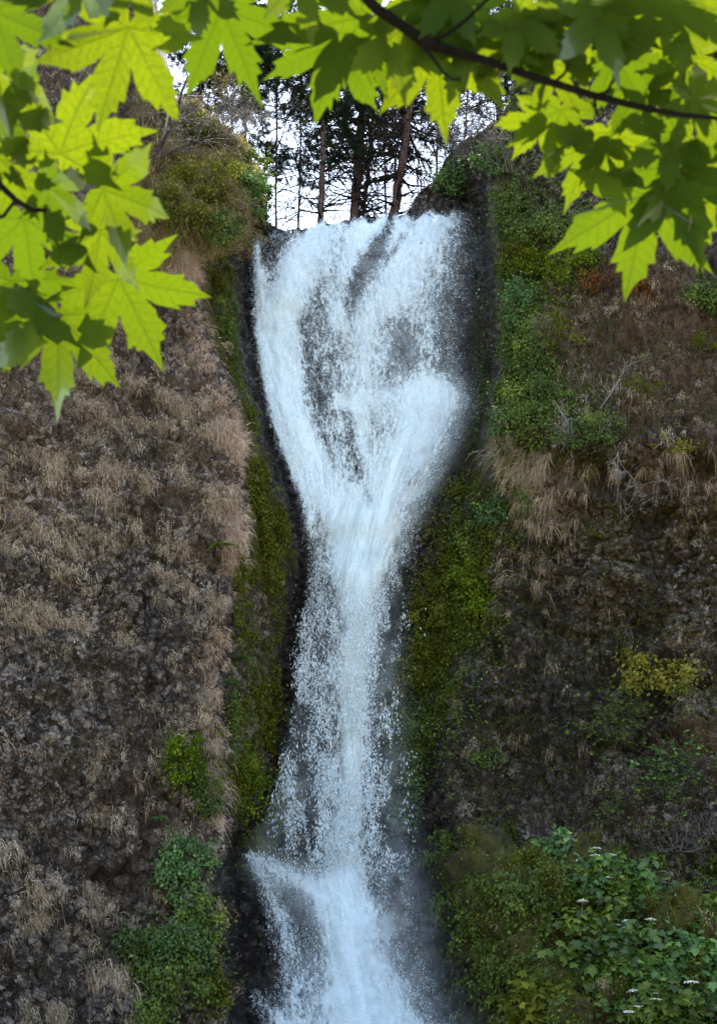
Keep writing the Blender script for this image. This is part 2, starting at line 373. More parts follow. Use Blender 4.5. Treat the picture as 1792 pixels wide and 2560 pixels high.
def build_cliff():
    cols = np.arange(-300, 2101, 3.); nr = 900; back = 10
    ysil = crv(cols, YSIL) + (fbm(np.stack([cols / 30, cols * 0, cols * 0], -1), 3, 3) - .5) * 16
    t = np.linspace(0, 1, nr)
    PX = np.broadcast_to(cols, (nr, len(cols))).copy(); PY = ysil[None] + (2740 - ysil)[None] * t[:, None]
    Y = surfY(PX, PY)
    P = at(PX, PY, Y)
    # plateau behind the edge
    bk = []
    for k in range(back, 0, -1):
        q = P[0].copy(); q[:, 1] += 1.6 * k ** 1.25; q[:, 2] -= .12 * k * (cols > 640) * (cols < 1040); bk.append(q)
    P = np.concatenate([np.stack(bk), P]); PX = np.concatenate([np.repeat(PX[:1], back, 0), PX]); PY = np.concatenate([np.repeat(PY[:1], back, 0), PY])
    gx = np.gradient(P, axis=1); gy = np.gradient(P, axis=0)
    N = norm(np.cross(gx, gy)); N[N[..., 1] > .2] *= -1
    n0 = fbm(P * .35, 4, 1) - .5
    xa, xb, xc, xd = (crv(PY.ravel(), t_).reshape(PY.shape) for t_ in (XA, XB, XC, XD))
    jit = (fbm(P * .9, 4, 9) - .5)
    jx = jit * 90
    inner = sst(-14, 14, PX + jx * .45 - xb + 30) * (1 - sst(-20, 20, PX + jx * .5 - (xc * .4 + xd * .6)))
    inner = np.where(PY < 545, inner * sst(500, 550, PY), inner)
    leftm = 1 - sst(-10, 10, PX - xa + 25 + jx * .4)
    rightm = sst(-10, 14, PX - xd + jx * .4)
    # masks of what grows or lies where
    lside = sst(-16, 10, PX + jx * .3 - xa - 12) * (1 - sst(-12, 10, PX + jx * .45 - xb + 30))
    moss = lside * np.where(PY < 1450, .95, .42)
    moss = np.maximum(moss, blob(PX, PY, 1190, 800, 35, 150, .85)); moss = np.maximum(moss, blob(PX, PY, 1200, 1130, 70, 150, .95))
    moss = np.maximum(moss, blob(PX, PY, 1140, 1420, 70, 200, .62)); moss = np.maximum(moss, blob(PX, PY, 1110, 1700, 60, 160, .45))
    mt = crv(PX.ravel(), MOUND).reshape(PX.shape)
    md = sst(-20, 30, PY - mt) * sst(1050, 1130, PX + (PY - 2200) * -.15)
    moss = np.maximum(moss, md * (1 - .35 * sst(90, 330, PY - mt)) * .95)
    moss = np.maximum(moss, blob(PX, PY, 1640, 1680, 120, 70, .5))
    moss = np.maximum(moss, leftm * (.28 + .5 * jit)); moss = np.maximum(moss, rightm * (.25 + .6 * jit))
    hill = (PY < 600) * leftm
    moss = np.maximum(moss, hill * .22 * sst(300, 420, PX)) * (1 - .9 * inner * (1 - sst(1000, 1040, PX) * .8))
    wet = inner * 1.0
    wet = np.maximum(wet, sst(-40, 20, PX - xc) * (1 - sst(-30, 10, PX - xd)) * .7)
    seep_shade = fbm(P * np.array([.5, .5, .22]), 4, 171)  # damp patches that also paint the shade of dark hollows into the rock
    wet = np.maximum(wet, rightm * sst(1180, 1400, PY) * (1 - sst(1300, 1640, PX + jx)) * (.35 + .6 * sst(.42, .6, seep_shade)) * (1 - md))
    wet = np.maximum(wet, .8 * (leftm * .35 + rightm) * sst(.54, .66, seep_shade) * (1 - md))
    tan = leftm * sst(-75, -10, PX - xa + jx * .9) * sst(560, 640, PY) * (1 - .6 * sst(1150, 1500, PY)) * sst(-.12, .1, jit)
    tan = np.maximum(tan, leftm * .18 * (1 - sst(1250, 1500, PY)))
    tan = np.maximum(tan, rightm * blob(PX, PY, 1330, 1200, 120, 80, .7))
    tan = np.maximum(tan, hill * .55 * sst(330, 420, PX) * sst(-.1, .12, jit))
    earth = rightm * sst(560, 680, PY + jx) * (1 - sst(1150, 1380, PY + jx * 1.5)) * .9
    earth = np.maximum(earth, rightm * blob(PX, PY, 1740, 1880, 110, 70, .9))
    earth = np.maximum(earth, leftm * blob(PX, PY, 400, 2030, 140, 260, .75) + leftm * .08)
    lich = leftm * (.35 + .65 * sst(1250, 1600, PY) * (1 - sst(2000, 2250, PY))) + rightm * (.15 + .85 * sst(1330, 1480, PY) * (.4 + .6 * sst(1350, 1550, PX)))
    # relief
    amp = .55 * np.maximum(leftm, rightm) + .35 + .0 * inner
    amp = np.where(inner > .5, .32, amp)
    c1, e1 = chips(P * np.array([1., 1., .85]) * .95, 20); c2, e2 = chips(P * 2.6, 40); c3, e3 = chips(P * 6.5, 60)
    big = sst(1900, 2150, PY) * leftm * 1.5 + sst(1350, 1500, PY) * rightm * .7
    soft = np.clip(moss * 1.2 + tan * .6, 0, 1)
    d = 1.1 * n0 * amp + (.36 + .34 * big) * c1 * amp + (.36 + .10 * big) * c2 * amp * (1 - .35 * soft) + .15 * c3 * (1 - .5 * soft) * (amp + .2)
    d += .10 * (fbm(P * 3.1, 3, 77) - .5) + soft * .30 * (fbm(P * np.array([1.8, 1.8, .9]), 3, 99) - .5) * (1 - inner)
    d += (rightm * sst(560, 700, PY) + md * .6 + leftm * .45) * 2.3 * (fbm(P * np.array([.45, .45, .8]), 4, 155) - .5)
    d += md * .9 * (np.abs(fbm(P * np.array([.9, .9, 1.3]), 4, 156) - .5) * 3 - .4)
    d += rightm * sst(1200, 1400, PY) * .9 * (np.abs(fbm(P * np.array([.7, .7, 1.5]), 3, 55) - .5) * 3 - .35)
    d -= .16 * (1 - sst(.0, .14, e2)) * (1 - soft)
    d *= 1 - .75 * np.exp(-((PX - xd) / 34) ** 2) * (PY < 980)
    d[:back + 2] *= .3
    P = P + N * d[..., None]
    nR, nC = PX.shape
    idx = np.arange(nR * nC).reshape(nR, nC)
    q = np.stack([idx[:-1, :-1], idx[1:, :-1], idx[1:, 1:], idx[:-1, 1:]], -1).reshape(-1, 4)
    fx = PX[:-1, :-1].ravel(); l = .5 * (xa + xb)[:-1, :-1].ravel(); r = .5 * (xc + xd)[:-1, :-1].ravel()
    A = {k: np.clip(v, 0, 1).ravel() for k, v in dict(moss=moss, wet=wet, tan=tan, earth=earth, lich=lich).items()}
    V = P.reshape(-1, 3)
    for nm, sel, lab in (('cliff_left', fx < l, 'grassy basalt cliff left of the falls'), ('cliff_middle', (fx >= l) & (fx < r), 'dark wet rock behind the falls'), ('cliff_right', fx >= r, 'mossy brown cliff right of the falls')):
        qq = q[sel]; use = np.unique(qq); mp = np.zeros(len(V), np.int64); mp[use] = np.arange(len(use))
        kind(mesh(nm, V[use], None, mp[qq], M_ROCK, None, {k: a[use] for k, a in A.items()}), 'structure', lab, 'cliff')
    return dict(P=P, N=N, PX=PX, PY=PY, moss=moss, inner=inner, leftm=leftm, rightm=rightm, tan=tan, earth=earth, lside=lside)
CL = build_cliff()

FB = 14.
FM = np.full((int(3500 / FB), int(2600 / FB)), 1e9)
np.minimum.at(FM, (((CL['PY'] + 700) / FB).astype(int).ravel(), ((CL['PX'] + 400) / FB).astype(int).ravel()), CL['P'][..., 1].ravel())
def frontY(px, py):
    v = FM[((np.asarray(py) + 700) / FB).astype(int), ((np.asarray(px) + 400) / FB).astype(int)]
    return np.where(v > 1e8, surfY(px, py), v)
def on(px, py, off=0.):
    return at(px, py, frontY(px, py) - off)

def pick(w, n):
    w = np.clip(w, 0, None).ravel(); c = np.cumsum(w); i = np.searchsorted(c, rng.random(n) * c[-1])
    return np.clip(i, 0, len(w) - 1)

# ------------------------------------------------------------------ ground in front (bounces light up the cliff) 
def ground():
    n = 80; xs = np.sign(np.linspace(-1, 1, n)) * np.abs(np.linspace(-1, 1, n)) ** 3 * 900
    X, Yg = np.meshgrid(xs, xs); Z = (fbm(np.stack([X / 12, Yg / 12, X * 0], -1), 3, 4) - .5) * .8 * (np.hypot(X, Yg) > 5) - .1
    idx = np.arange(n * n).reshape(n, n); q = np.stack([idx[:-1, :-1], idx[:-1, 1:], idx[1:, 1:], idx[1:, :-1]], -1).reshape(-1, 4)
    kind(mesh('ground', np.stack([X, Yg, Z], -1), None, q, plain('ground_soil', (.16, .13, .085), .9, (.26, .22, .15), .8)), 'structure')
ground()

# ------------------------------------------------------------------ water
STROKES = [
 [(790, 572, 90, .75), (740, 680, 75, .9), (702, 800, 58, 1), (705, 900, 55, 1), (716, 1000, 55, 1), (760, 1120, 60, .95), (820, 1230, 60, .9), (870, 1320, 60, .95), (890, 1400, 65, 1)],
 [(640, 600, 14, .6), (652, 760, 22, .6), (668, 900, 25, .7), (690, 1050, 22, .6), (772, 1250, 18, .5), (795, 1400, 18, .4), (780, 1550, 22, .3), (750, 1700, 30, .2)],
 [(930, 552, 50, .8), (880, 640, 25, .6), (850, 760, 40, .6), (830, 900, 45, .42), (850, 1000, 40, .5), (900, 1150, 35, .55), (925, 1280, 30, .6)],
 [(1085, 548, 72, .75), (1060, 640, 80, .6), (1040, 740, 80, .5), (1065, 850, 60, .36), (1070, 930, 60, .36), (1080, 985, 60, .8), (1040, 1060, 62, .85), (980, 1180, 52, .8), (945, 1280, 50, .9), (910, 1380, 60, 1)],
 [(990, 580, 55, .55), (990, 680, 60, .5), (930, 800, 60, .5), (910, 900, 50, .45), (895, 1000, 40, .4)],
 [(930, 620, 170, .36), (930, 900, 150, .46), (925, 1050, 110, .5), (910, 1250, 60, .5)],
 [(900, 1020, 34, .3), (970, 990, 40, .5), (1060, 985, 52, .6)],
 [(1125, 1010, 36, .4), (1085, 1100, 48, .42), (1020, 1250, 46, .36), (985, 1400, 28, .25)],
 [(900, 1350, 52, 1), (898, 1500, 42, 1), (886, 1650, 38, .92), (880, 1800, 39, .86), (875, 1950, 41, .8), (870, 2100, 42, .78), (864, 2200, 46, 1), (854, 2350, 54, 1), (885, 2470, 66, 1), (930, 2620, 95, 1)],
 [(885, 1450, 64, .26), (868, 1650, 66, .27), (862, 1850, 72, .26), (864, 2000, 76, .26), (868, 2150, 80, .34), (880, 2300, 88, .38), (900, 2620, 120, .45)],
 [(770, 1560, 36, .17), (720, 1750, 44, .19), (700, 1950, 48, .16), (730, 2080, 40, .12)],
 [(622, 2138, 9, .6), (700, 2180, 22, .6), (790, 2222, 30, .72), (850, 2280, 46, .85)],
 [(640, 2165, 11, .65), (690, 2270, 26, .62), (735, 2400, 40, .48), (765, 2620, 60, .5)],
 [(640, 2490, 14, .5), (700, 2560, 36, .6), (740, 2640, 50, .6)],
 [(925, 2260, 30, .4), (945, 2400, 40, .35), (985, 2500, 44, .6), (1060, 2620, 56, .7)],
]
GAPS = [[(975, 560, 14, .5), (940, 620, 20, .7), (885, 720, 26, .6), (880, 770, 20, .35)], [(985, 830, 50, .22), (995, 920, 44, .22)], [(1010, 590, 9, .4), (960, 660, 10, .4)],
        [(825, 830, 20, .25), (850, 960, 24, .3)], [(860, 1040, 16, .3), (900, 1180, 20, .4), (925, 1260, 14, .3)], [(660, 640, 14, .4), (715, 590, 22, .4)], [(700, 2250, 14, .3), (770, 2300, 20, .4)]]

def strokes(px, py, tabs):
    keep = np.ones(px.shape, np.float32)
    for s in tabs:
        for a, c in zip(s[:-1], s[1:]):
            ax, ay = a[0], a[1]; dx, dy = c[0] - ax, c[1] - ay
            t = np.clip(((px - ax) * dx + (py - ay) * dy) / (dx * dx + dy * dy), 0, 1)
            w = a[2] + (c[2] - a[2]) * t; st = a[3] + (c[3] - a[3]) * t
            g = st * np.exp(-((px - ax - dx * t) ** 2 + (py - ay - dy * t) ** 2) / (w * w) ** 1.0 * .9)
            if tabs is STROKES: pass
            keep = np.minimum(keep, 1 - g) if a is s[0] else np.minimum(keep, 1 - g)
    return 1 - keep

WTOP = [(600, 580), (700, 576), (760, 570), (830, 556), (900, 545), (1000, 536), (1100, 530), (1200, 532)]
def density(px, py):
    tot = np.ones(px.shape, np.float32)
    for s in STROKES: tot = tot * (1 - .97 * strokes(px, py, [s]))
    d = 1 - tot
    for g in GAPS: d = d * (1 - strokes(px, py, [g]))
    d = d * sst(-14, 16, py - crv(px, WTOP) + (vnoise(np.stack([px / 13, px * 0, px * 0], -1), 3) - .5) * 26)
    d = d * sst(-4, 30, px - crv(py, XB) - 2)
    return d

YW = [(500, 55.6), (545, 54.7), (620, 53.4), (750, 52.5), (950, 51.6), (1050, 51.1), (1300, 50.2), (1500, 50.2), (1900, 49.6), (2100, 49.0), (2200, 48.2), (2560, 46.6), (2760, 45.8)]
WXL = [(500, 600), (640, 590), (1000, 630), (1250, 720), (1450, 690), (1700, 600), (2000, 560), (2760, 560)]
WXR = [(500, 1200), (900, 1210), (1050, 1200), (1250, 1080), (1450, 1020), (1700, 1020), (2100, 1050), (2560, 1180), (2760, 1240)]
def waterY(px, py, u):
    sy = surfY(px, py) - .42
    fy = crv(py, YW) + 1.3 * (u - .5) ** 2
    ff = sst(1300, 1450, py) * (1 - sst(2080, 2200, py))
    return np.minimum(sy, fy * ff + (1 - ff) * np.minimum(sy + .15, fy + .8))

def build_water():
    us = np.linspace(0, 1, 230); ys = np.arange(506, 2752, 4.)
    U, PY = np.meshgrid(us, ys); PX = crv(PY, WXL) * (1 - U) + crv(PY, WXR) * U
    D = density(PX, PY)
    Y0 = waterY(PX, PY, U)
    wd = {}
    for nm, off, sd in (('water_sheet', 0., 1), ('foam', .38, 2), ('outer_veil', .8, 3)):
        P = at(PX, PY, Y0 - off)
        rel = (fbm(np.stack([U * 9 + sd * 7, P[..., 2] * .28, U * 0], -1), 4, 30 + sd) - .5)
        P = at(PX, PY, Y0 - off - rel * (.8 + .3 * sd) * D)
        idx = np.arange(PX.size).reshape(PX.shape)
        q = np.stack([idx[:-1, :-1], idx[1:, :-1], idx[1:, 1:], idx[:-1, 1:]], -1).reshape(-1, 4)
        q = q[(D.ravel()[q] > .03).any(1)]
        use = np.unique(q); mp = np.zeros(PX.size, int); mp[use] = np.arange(len(use))
        wd[nm] = (P.reshape(-1, 3)[use], mp[q], dict(fu=(U * 8 + sd * 3.3).ravel()[use], fv=P[..., 2].ravel()[use], dens=D.ravel()[use]))
    root = mesh('waterfall', *[wd['water_sheet'][0], None, wd['water_sheet'][1]], water_material('white_water', 7., 10., 1.25, -.36, 3.4), None, wd['water_sheet'][2])
    kind(root, 'structure', 'white waterfall funnelling down a dark rock chute', 'waterfall')
    mesh('foam', wd['foam'][0], None, wd['foam'][1], water_material('foam_water', 9., 15., 1.1, -.58, 3.8), root, wd['foam'][2])
    mesh('outer_veil', wd['outer_veil'][0], None, wd['outer_veil'][1], water_material('veil_water', 11., 22., .95, -.75, 4.0), root, wd['outer_veil'][2])
def mist_material():
    b = NT('mist'); d = b.attr('dens'); P = b.n('ShaderNodeNewGeometry').outputs['Position']
    a = b.math('MULTIPLY', d, b.mr(b.noise(P, 1.4, 4, .6), .3, .7, .35, 1.))
    df = b.n('ShaderNodeBsdfDiffuse', {0: (.74, .85, .90, 1)}); tl = b.n('ShaderNodeBsdfTranslucent', {0: (.74, .85, .90, 1)})
    w = b.n('ShaderNodeMixShader', {0: .4, 1: df.outputs[0], 2: tl.outputs[0]})
    return b.out(b.n('ShaderNodeMixShader', {0: a, 1: b.n('ShaderNodeBsdfTransparent').outputs[0], 2: w.outputs[0]}).outputs[0])
MIST = [[(1125, 1000, 46, .4), (1060, 1150, 60, .45), (985, 1320, 46, .4)], [(830, 2230, 60, .4), (900, 2350, 105, .45), (940, 2640, 170, .55)], [(655, 2160, 36, .35), (760, 2230, 60, .4)],
        [(1000, 600, 150, .22), (980, 930, 120, .26)], [(745, 1650, 80, .12), (720, 2000, 100, .2)], [(950, 1600, 60, .08), (970, 2000, 70, .12), (1000, 2300, 90, .16)], [(900, 1350, 80, .3), (880, 1700, 70, .25)]]
def build_mist():
    us = np.linspace(-.1, 1.1, 110); ys = np.arange(540, 2752, 9.)
    U, PY_ = np.meshgrid(us, ys); PX_ = crv(PY_, WXL) * (1 - U) + crv(PY_, WXR) * U
    D = np.ones(PX_.shape)
    for m in MIST: D = D * (1 - strokes(PX_, PY_, [m]))
    D = (1 - D) * sst(0, 60, PX_ - crv(PY_, XB)) * sst(0, 60, PY_ - 560) * sst(0, .22, 1.1 - U) * sst(-.1, .1, U)
    P = at(PX_, PY_, waterY(PX_, PY_, np.clip(U, 0, 1)) - 1.15 - .5 * fbm(np.stack([U * 5, PY_ / 160, U * 0], -1), 3, 91))
    idx = np.arange(PX_.size).reshape(PX_.shape)
    q = np.stack([idx[:-1, :-1], idx[1:, :-1], idx[1:, 1:], idx[:-1, 1:]], -1).reshape(-1, 4); q = q[(D.ravel()[q] > .004).any(1)]
    use = np.unique(q); mp = np.zeros(PX_.size, int); mp[use] = np.arange(len(use))
    kind(mesh('mist', P.reshape(-1, 3)[use], None, mp[q], mist_material(), None, {'dens': D.ravel()[use]}), 'stuff', 'thin white mist drifting in front of the falls', 'mist')
build_water()
build_mist()

def build_drops():
    b = NT('water_drop'); df = b.n('ShaderNodeBsdfPrincipled', {'Base Color': (.76, .88, .93, 1), 'Roughness': .5})
    m = b.out(b.n('ShaderNodeMixShader', {0: .62, 1: b.n('ShaderNodeBsdfTransparent').outputs[0], 2: df.outputs[0]}).outputs[0])
    n = 1300000
    px = rng.uniform(540, 1260, n); py = rng.uniform(525, 2620, n)
    # clumping in space
    cl = fbm(np.stack([px / 26, py / 60, px * 0], -1), 4, 70)
    d = density(px, py)
    fall = sst(1380, 1560, py) * (1 - sst(2120, 2220, py))
    side = sst(-20, 60, px - crv(py, XB)) * np.exp(-((px - crv(py, [(1350, 850), (1700, 760), (2000, 780), (2200, 850)])) / 90) ** 2) * fall * .13
    p = (d * (.10 + .42 * fall) + side) * sst(.34, .66, cl) * (1 - .35 * sst(.75, 1., d))
    halo = np.exp(-((px - crv(py, [(540, 1130), (900, 1130), (1000, 1150), (1200, 1010), (1400, 1000), (1700, 975), (2100, 985), (2560, 1110)])) / 40) ** 2) * .10 * sst(.4, .6, cl) * (sst(.005, .06, d) + .5 * fall) + sst(.05, .3, d) * (1 - sst(.3, .7, d)) * .10
    p = p + halo
    k = rng.random(n) < p
    px, py, fall, d = px[k], py[k], fall[k], d[k]; n = len(px)
    u = (px - crv(py, WXL)) / (crv(py, WXR) - crv(py, WXL))
    Y = waterY(px, py, np.clip(u, 0, 1)) - rng.uniform(.1, 1.5, n) - .5 * fall * rng.random(n)
    C = at(px, py, Y)
    s = rng.gamma(2.2, .0022, n) + .004 + fall * rng.gamma(1.5, .0030, n)
    el = rng.uniform(1.3, 2.8, n) + fall * rng.uniform(.2, 1.4, n)
    ax = norm(np.stack([rng.normal(0, .18, n) + (1 - fall) * (865 - px) / 900, rng.normal(0, .1, n), np.full(n, -1.)], -1))
    a = norm(np.cross(ax, rng.normal(size=(n, 3)))); c = np.cross(ax, a)
    V = np.zeros((n, 5, 3)); V[:, 0] = C + ax * (s * el)[:, None]; V[:, 4] = C - ax * (s * el)[:, None]
    for j in range(3):
        th = j * 2 * math.pi / 3
        V[:, 1 + j] = C + s[:, None] * (math.cos(th) * a + math.sin(th) * c)
    bb = (np.arange(n) * 5)[:, None]
    T = np.concatenate([bb + [[0, 1 + j, 1 + (j + 1) % 3]] for j in range(3)] + [bb + [[4, 1 + (j + 1) % 3, 1 + j]] for j in range(3)])
    kind(mesh('water_drops', V.reshape(-1, 3), T, None, m), 'stuff', 'white drops thrown off the falling water', 'spray')
    print('drops', n)
build_drops()

# ------------------------------------------------------------------ dry grass on the cliffs (uncountable)
def grass_stuff(name, w, ntuft, nbl, L, W, mat, label, spread=.10, lift=.5):
    P, N = CL['P'].reshape(-1, 3), CL['N'].reshape(-1, 3)
    i = pick(w, ntuft)
    sc = .35 + rng.gamma(2.2, .22, ntuft)
    c = np.repeat(P[i], nbl, 0); nn = np.repeat(N[i], nbl, 0); sc = np.repeat(sc, nbl)
    M = len(c)
    c = c + rng.normal(0, spread, (M, 3)) * sc[:, None] - nn * .03
    D = norm(nn * .9 + UP * lift + rng.normal(0, .42, (M, 3)))
    tint = np.clip(np.repeat(rng.uniform(.25, .85, ntuft), nbl) + rng.normal(0, .2, M), 0, 1)
    V, T, Q, t = blades(c, D, L * sc * rng.uniform(.6, 1.2, M), W, rng.uniform(.8, 1.5, M), tint)
    kind(mesh(name, V, T, Q, mat, None, {'tint': t}), 'stuff', label, 'grass')

PX, PY, Pw = CL['PX'], CL['PY'], CL['P']
infr = (PX > -120) & (PX < 1910) & (PY > -200) & (PY < 2680)
diag = vnoise(np.stack([(PX * .9 + PY * .42) / 130, (PY * .9 - PX * .42) / 34, PX * 0], -1), 8)
fine = fbm(Pw * 1.3, 3, 88)
clump = sst(.48, .72, diag) * sst(.45, .6, fine)
lm = CL['leftm'] * infr
prof = crv(PY.ravel(), [(560, .7), (800, 1.), (1200, 1.), (1450, .4), (1700, .22), (2000, .2), (2200, .35), (2560, .6)]).reshape(PY.shape)
grass_stuff('dry_grass', lm * (PY > 480) * (clump * 1.3 + .03) * prof, 5200, 40, .22, .019, M_GRASS, 'pale dry grass tufts hanging on the left cliff')
xa = crv(PY.ravel(), XA).reshape(PY.shape)
grass_stuff('ridge_grass', infr * (PY > 600) * np.exp(-((PX - xa + 26 + 34 * (fine - .5)) / 20) ** 2) * (.02 + sst(.40, .6, fine)) * (.12 + sst(.44, .58, fbm(Pw * .55, 3, 61))) * crv(PY.ravel(), [(600, 1), (1000, 1), (1250, .6), (1500, .35), (1700, .4), (1900, .2), (2100, .1), (2560, .1)]).reshape(PY.shape), 860, 56, .30, .018, M_PINKGRASS, 'pinkish dry grass along the edge of the left cliff')
grass_stuff('hill_grass', infr * (PY < 640) * (PX > 330) * (PX < 650) * (.2 + fine), 2600, 40, .45, .02, M_OLIVEGRASS, 'olive and tan grass on the hill above the left cliff')
rm = CL['rightm'] * infr
wr = rm * (blob(PX, PY, 1310, 1190, 110, 70) * 1.3 + blob(PX, PY, 1230, 1150, 30, 90) + blob(PX, PY, 1320, 1420, 70, 40) * .8 + blob(PX, PY, 1500, 760, 260, 60) * .5 + blob(PX, PY, 1500, 920, 260, 160) * .25 + blob(PX, PY, 1750, 1150, 150, 60) * .5 + .03) * (.2 + sst(.4, .6, fine))
grass_stuff('slope_grass', wr, 620, 42, .42, .015, M_GRASS, 'dry straw grass on the brown slope right of the falls')
wg = infr * (rm * (blob(PX, PY, 1300, 2200, 140, 90) * 1.4 + blob(PX, PY, 1450, 2400, 250, 150) * .7 + blob(PX, PY, 1400, 900, 200, 260) * .25 + blob(PX, PY, 1420, 700, 150, 80) * .4) + CL['lside'] * .18 * (fine > .5))
grass_stuff('green_grass', wg, 900, 36, .45, .014, leaf_material('green_grass', [(0., (.03, .045, .01)), (.6, (.085, .11, .022)), (1., (.22, .22, .08))], .35), 'olive green grass on the mossy bank and cliff edges')

# small creeping leaves clinging to the rock (uncountable)
def creepers(name, w, n, size, mat, label, shape=KITE):
    P, N = CL['P'].reshape(-1, 3), CL['N'].reshape(-1, 3); i = pick(w, n)
    C = P[i] + N[i] * rng.uniform(.02, .22, (n, 1)) + rng.normal(0, .05, (n, 3))
    nn = N[i] + UP * .5 + rng.normal(0, .55, (n, 3)); tip = rng.normal(0, .7, (n, 3)) - UP * .5
    V, T, t = cards(C, size * rng.uniform(.5, 1.3, n), nn, tip, np.clip(rng.normal(.5, .25, n), 0, 1), shape)
    kind(mesh(name, V, T, None, mat, None, {'tint': t}), 'stuff', label, 'ground cover')
f2 = fbm(Pw * .8, 4, 123); spot = sst(.5, .62, f2)
creepers('creeping_leaves', infr * (CL['lside'] * spot * (.5 + (PY > 1150) * 1. - (PY > 1480) * 1.15) + blob(PX, PY, 640, 1950, 60, 160) * spot * .8), 32000, .11, LM['olive'], 'small yellowish creeping leaves on the mossy wall left of the water')
creepers('wall_leaves', infr * (.25 + spot) * (blob(PX, PY, 1290, 760, 44, 330) * 2.2 + blob(PX, PY, 1360, 600, 90, 90) * .8 + blob(PX, PY, 1340, 1000, 100, 70) + blob(PX, PY, 1170, 1450, 60, 180) * .6 + blob(PX, PY, 1070, 1800, 70, 140) * .4 ), 60000, .12, LM['mid'], 'small green leaves creeping on the wall right of the water')
LM['moss'] = leaf_material('moss_sprigs', [(0., (.012, .011, .003)), (.5, (.055, .050, .007)), (.85, (.10, .105, .014)), (1., (.17, .16, .035))], .3)
creepers('moss_sprigs', infr * CL['moss'] * (1 - CL['inner']) * (CL['lside'] * .8 * np.where(PY < 1480, 1., .3) + .8 * (PX > 1095) * (PX < 1320) + .7 * (PX > 1320)), 130000, .062, LM['moss'], 'short olive and brown moss on the rock beside the falls')
creepers('maidenhair_leaves', infr * (.15 + sst(.46, .58, f2)) * (blob(PX, PY, 1190, 1420, 56, 120) * 1.3 + blob(PX, PY, 1095, 1590, 55, 120) * .9 + blob(PX, PY, 1120, 1300, 60, 70) * .4 + blob(PX, PY, 620, 1900, 45, 150) * .8), 32000, .10, LM['olive'], 'olive maidenhair leaves hanging on the dark walls beside the water')
creepers('bank_leaves', infr * (.12 + spot) * (PY > 2110) * (PX > 1090) * (blob(PX, PY, 1480, 2400, 340, 260) + .35 * (PX > 1330) + .8 * blob(PX, PY, 1230, 2230, 130, 110)), 34000, .13, LM['mid'], 'low green leaves covering the mossy bank')

# ------------------------------------------------------------------ shrubs, ferns, dead wood
def grow(start, d, L, r, depth, spread=.6, up=.1, kids=3, wob=.18, rmin=.004, nseg=5):
    """one limb and its branches as tapered lines"""
    lines = []; p = np.array(start, float); d = norm(np.array(d, float)); pts = [p]; rad = [r]
    for k in range(nseg):
        d = norm(d + rng.normal(0, wob, 3) + UP * up * .3); p = p + d * L / nseg; pts.append(p); rad.append(max(rmin, r * (1 - .8 * (k + 1) / nseg)))
    lines.append((pts, rad))
    if depth > 0:
        for j in range(kids):
            t = rng.integers(1, nseg + 1); dd = norm(d + rng.normal(0, spread, 3) + UP * up)
            lines += grow(pts[t], dd, L * rng.uniform(.4, .7), max(rmin, rad[t] * .65), depth - 1, spread, up, kids, wob, rmin, max(3, nseg - 1))
    return lines

def shrub(px, py, rx, ry, mat, label, n=900, size=.10, off=.40, shape=KITE, name='shrub', cat='shrub', group=None, clumps=9, stems=5, Y=None, thick=.5, flat=.5):
    Yc = float(frontY(px, py) - off) if Y is None else Y
    c0 = at(px, py, Yc); mpp = (Yc) / F / .93                       # metres per source pixel here
    root = empty(name, at(px, py + ry * .8, Yc + .1), label, cat, group)
    clumps = int(clumps * 2.2); a = rng.uniform(0, 2 * math.pi, clumps); rr = rng.random(clumps) ** .6 * .95
    cx, cz = rr * np.cos(a) * rx * mpp, -rr * np.sin(a) * ry * mpp
    cy = rng.uniform(-thick, thick * .3, clumps) * min(rx, ry) * mpp
    cr = rng.uniform(.12, .38, clumps) * min(rx, ry) * mpp
    k = rng.choice(clumps, n, p=(cr ** 2) / (cr ** 2).sum())
    v = norm(rng.normal(size=(n, 3))) * (rng.random((n, 1)) ** .4)
    C = c0 + np.stack([cx[k], cy[k], cz[k]], -1) + v * cr[k][:, None] * np.array([1.15, .9, .95])
    st = rng.random(n) < .38
    C[st] += rng.normal(0, .26, (st.sum(), 3)) * np.array([rx, min(rx, ry), ry]) * mpp
    nn = v * .7 + UP * flat + np.array([0, -.5, 0]) + rng.normal(0, .45, (n, 3)); tip = v * .6 - UP * .4 + rng.normal(0, .5, (n, 3))
    ct = rng.normal(.42, .2, clumps)
    V, T, t = cards(C, size * rng.uniform(.55, 1.25, n), nn, tip, np.clip(ct[k] + rng.normal(0, .2, n), 0, 1), shape)
    mesh('foliage', V, T, None, LM[mat], root, {'tint': t})
    ln = []
    base = np.array(root.location)
    for j in range(stems):
        q = rng.integers(clumps); e = c0 + np.array([cx[q], cy[q], cz[q]]); m = (base + e) / 2 + rng.normal(0, .06, 3)
        ln.append(([base + rng.normal(0, .05, 3), m, e], [.014, .010, .005]))
    tube_obj('stem', ln, M_DARKBARK, root, 4)
    return root

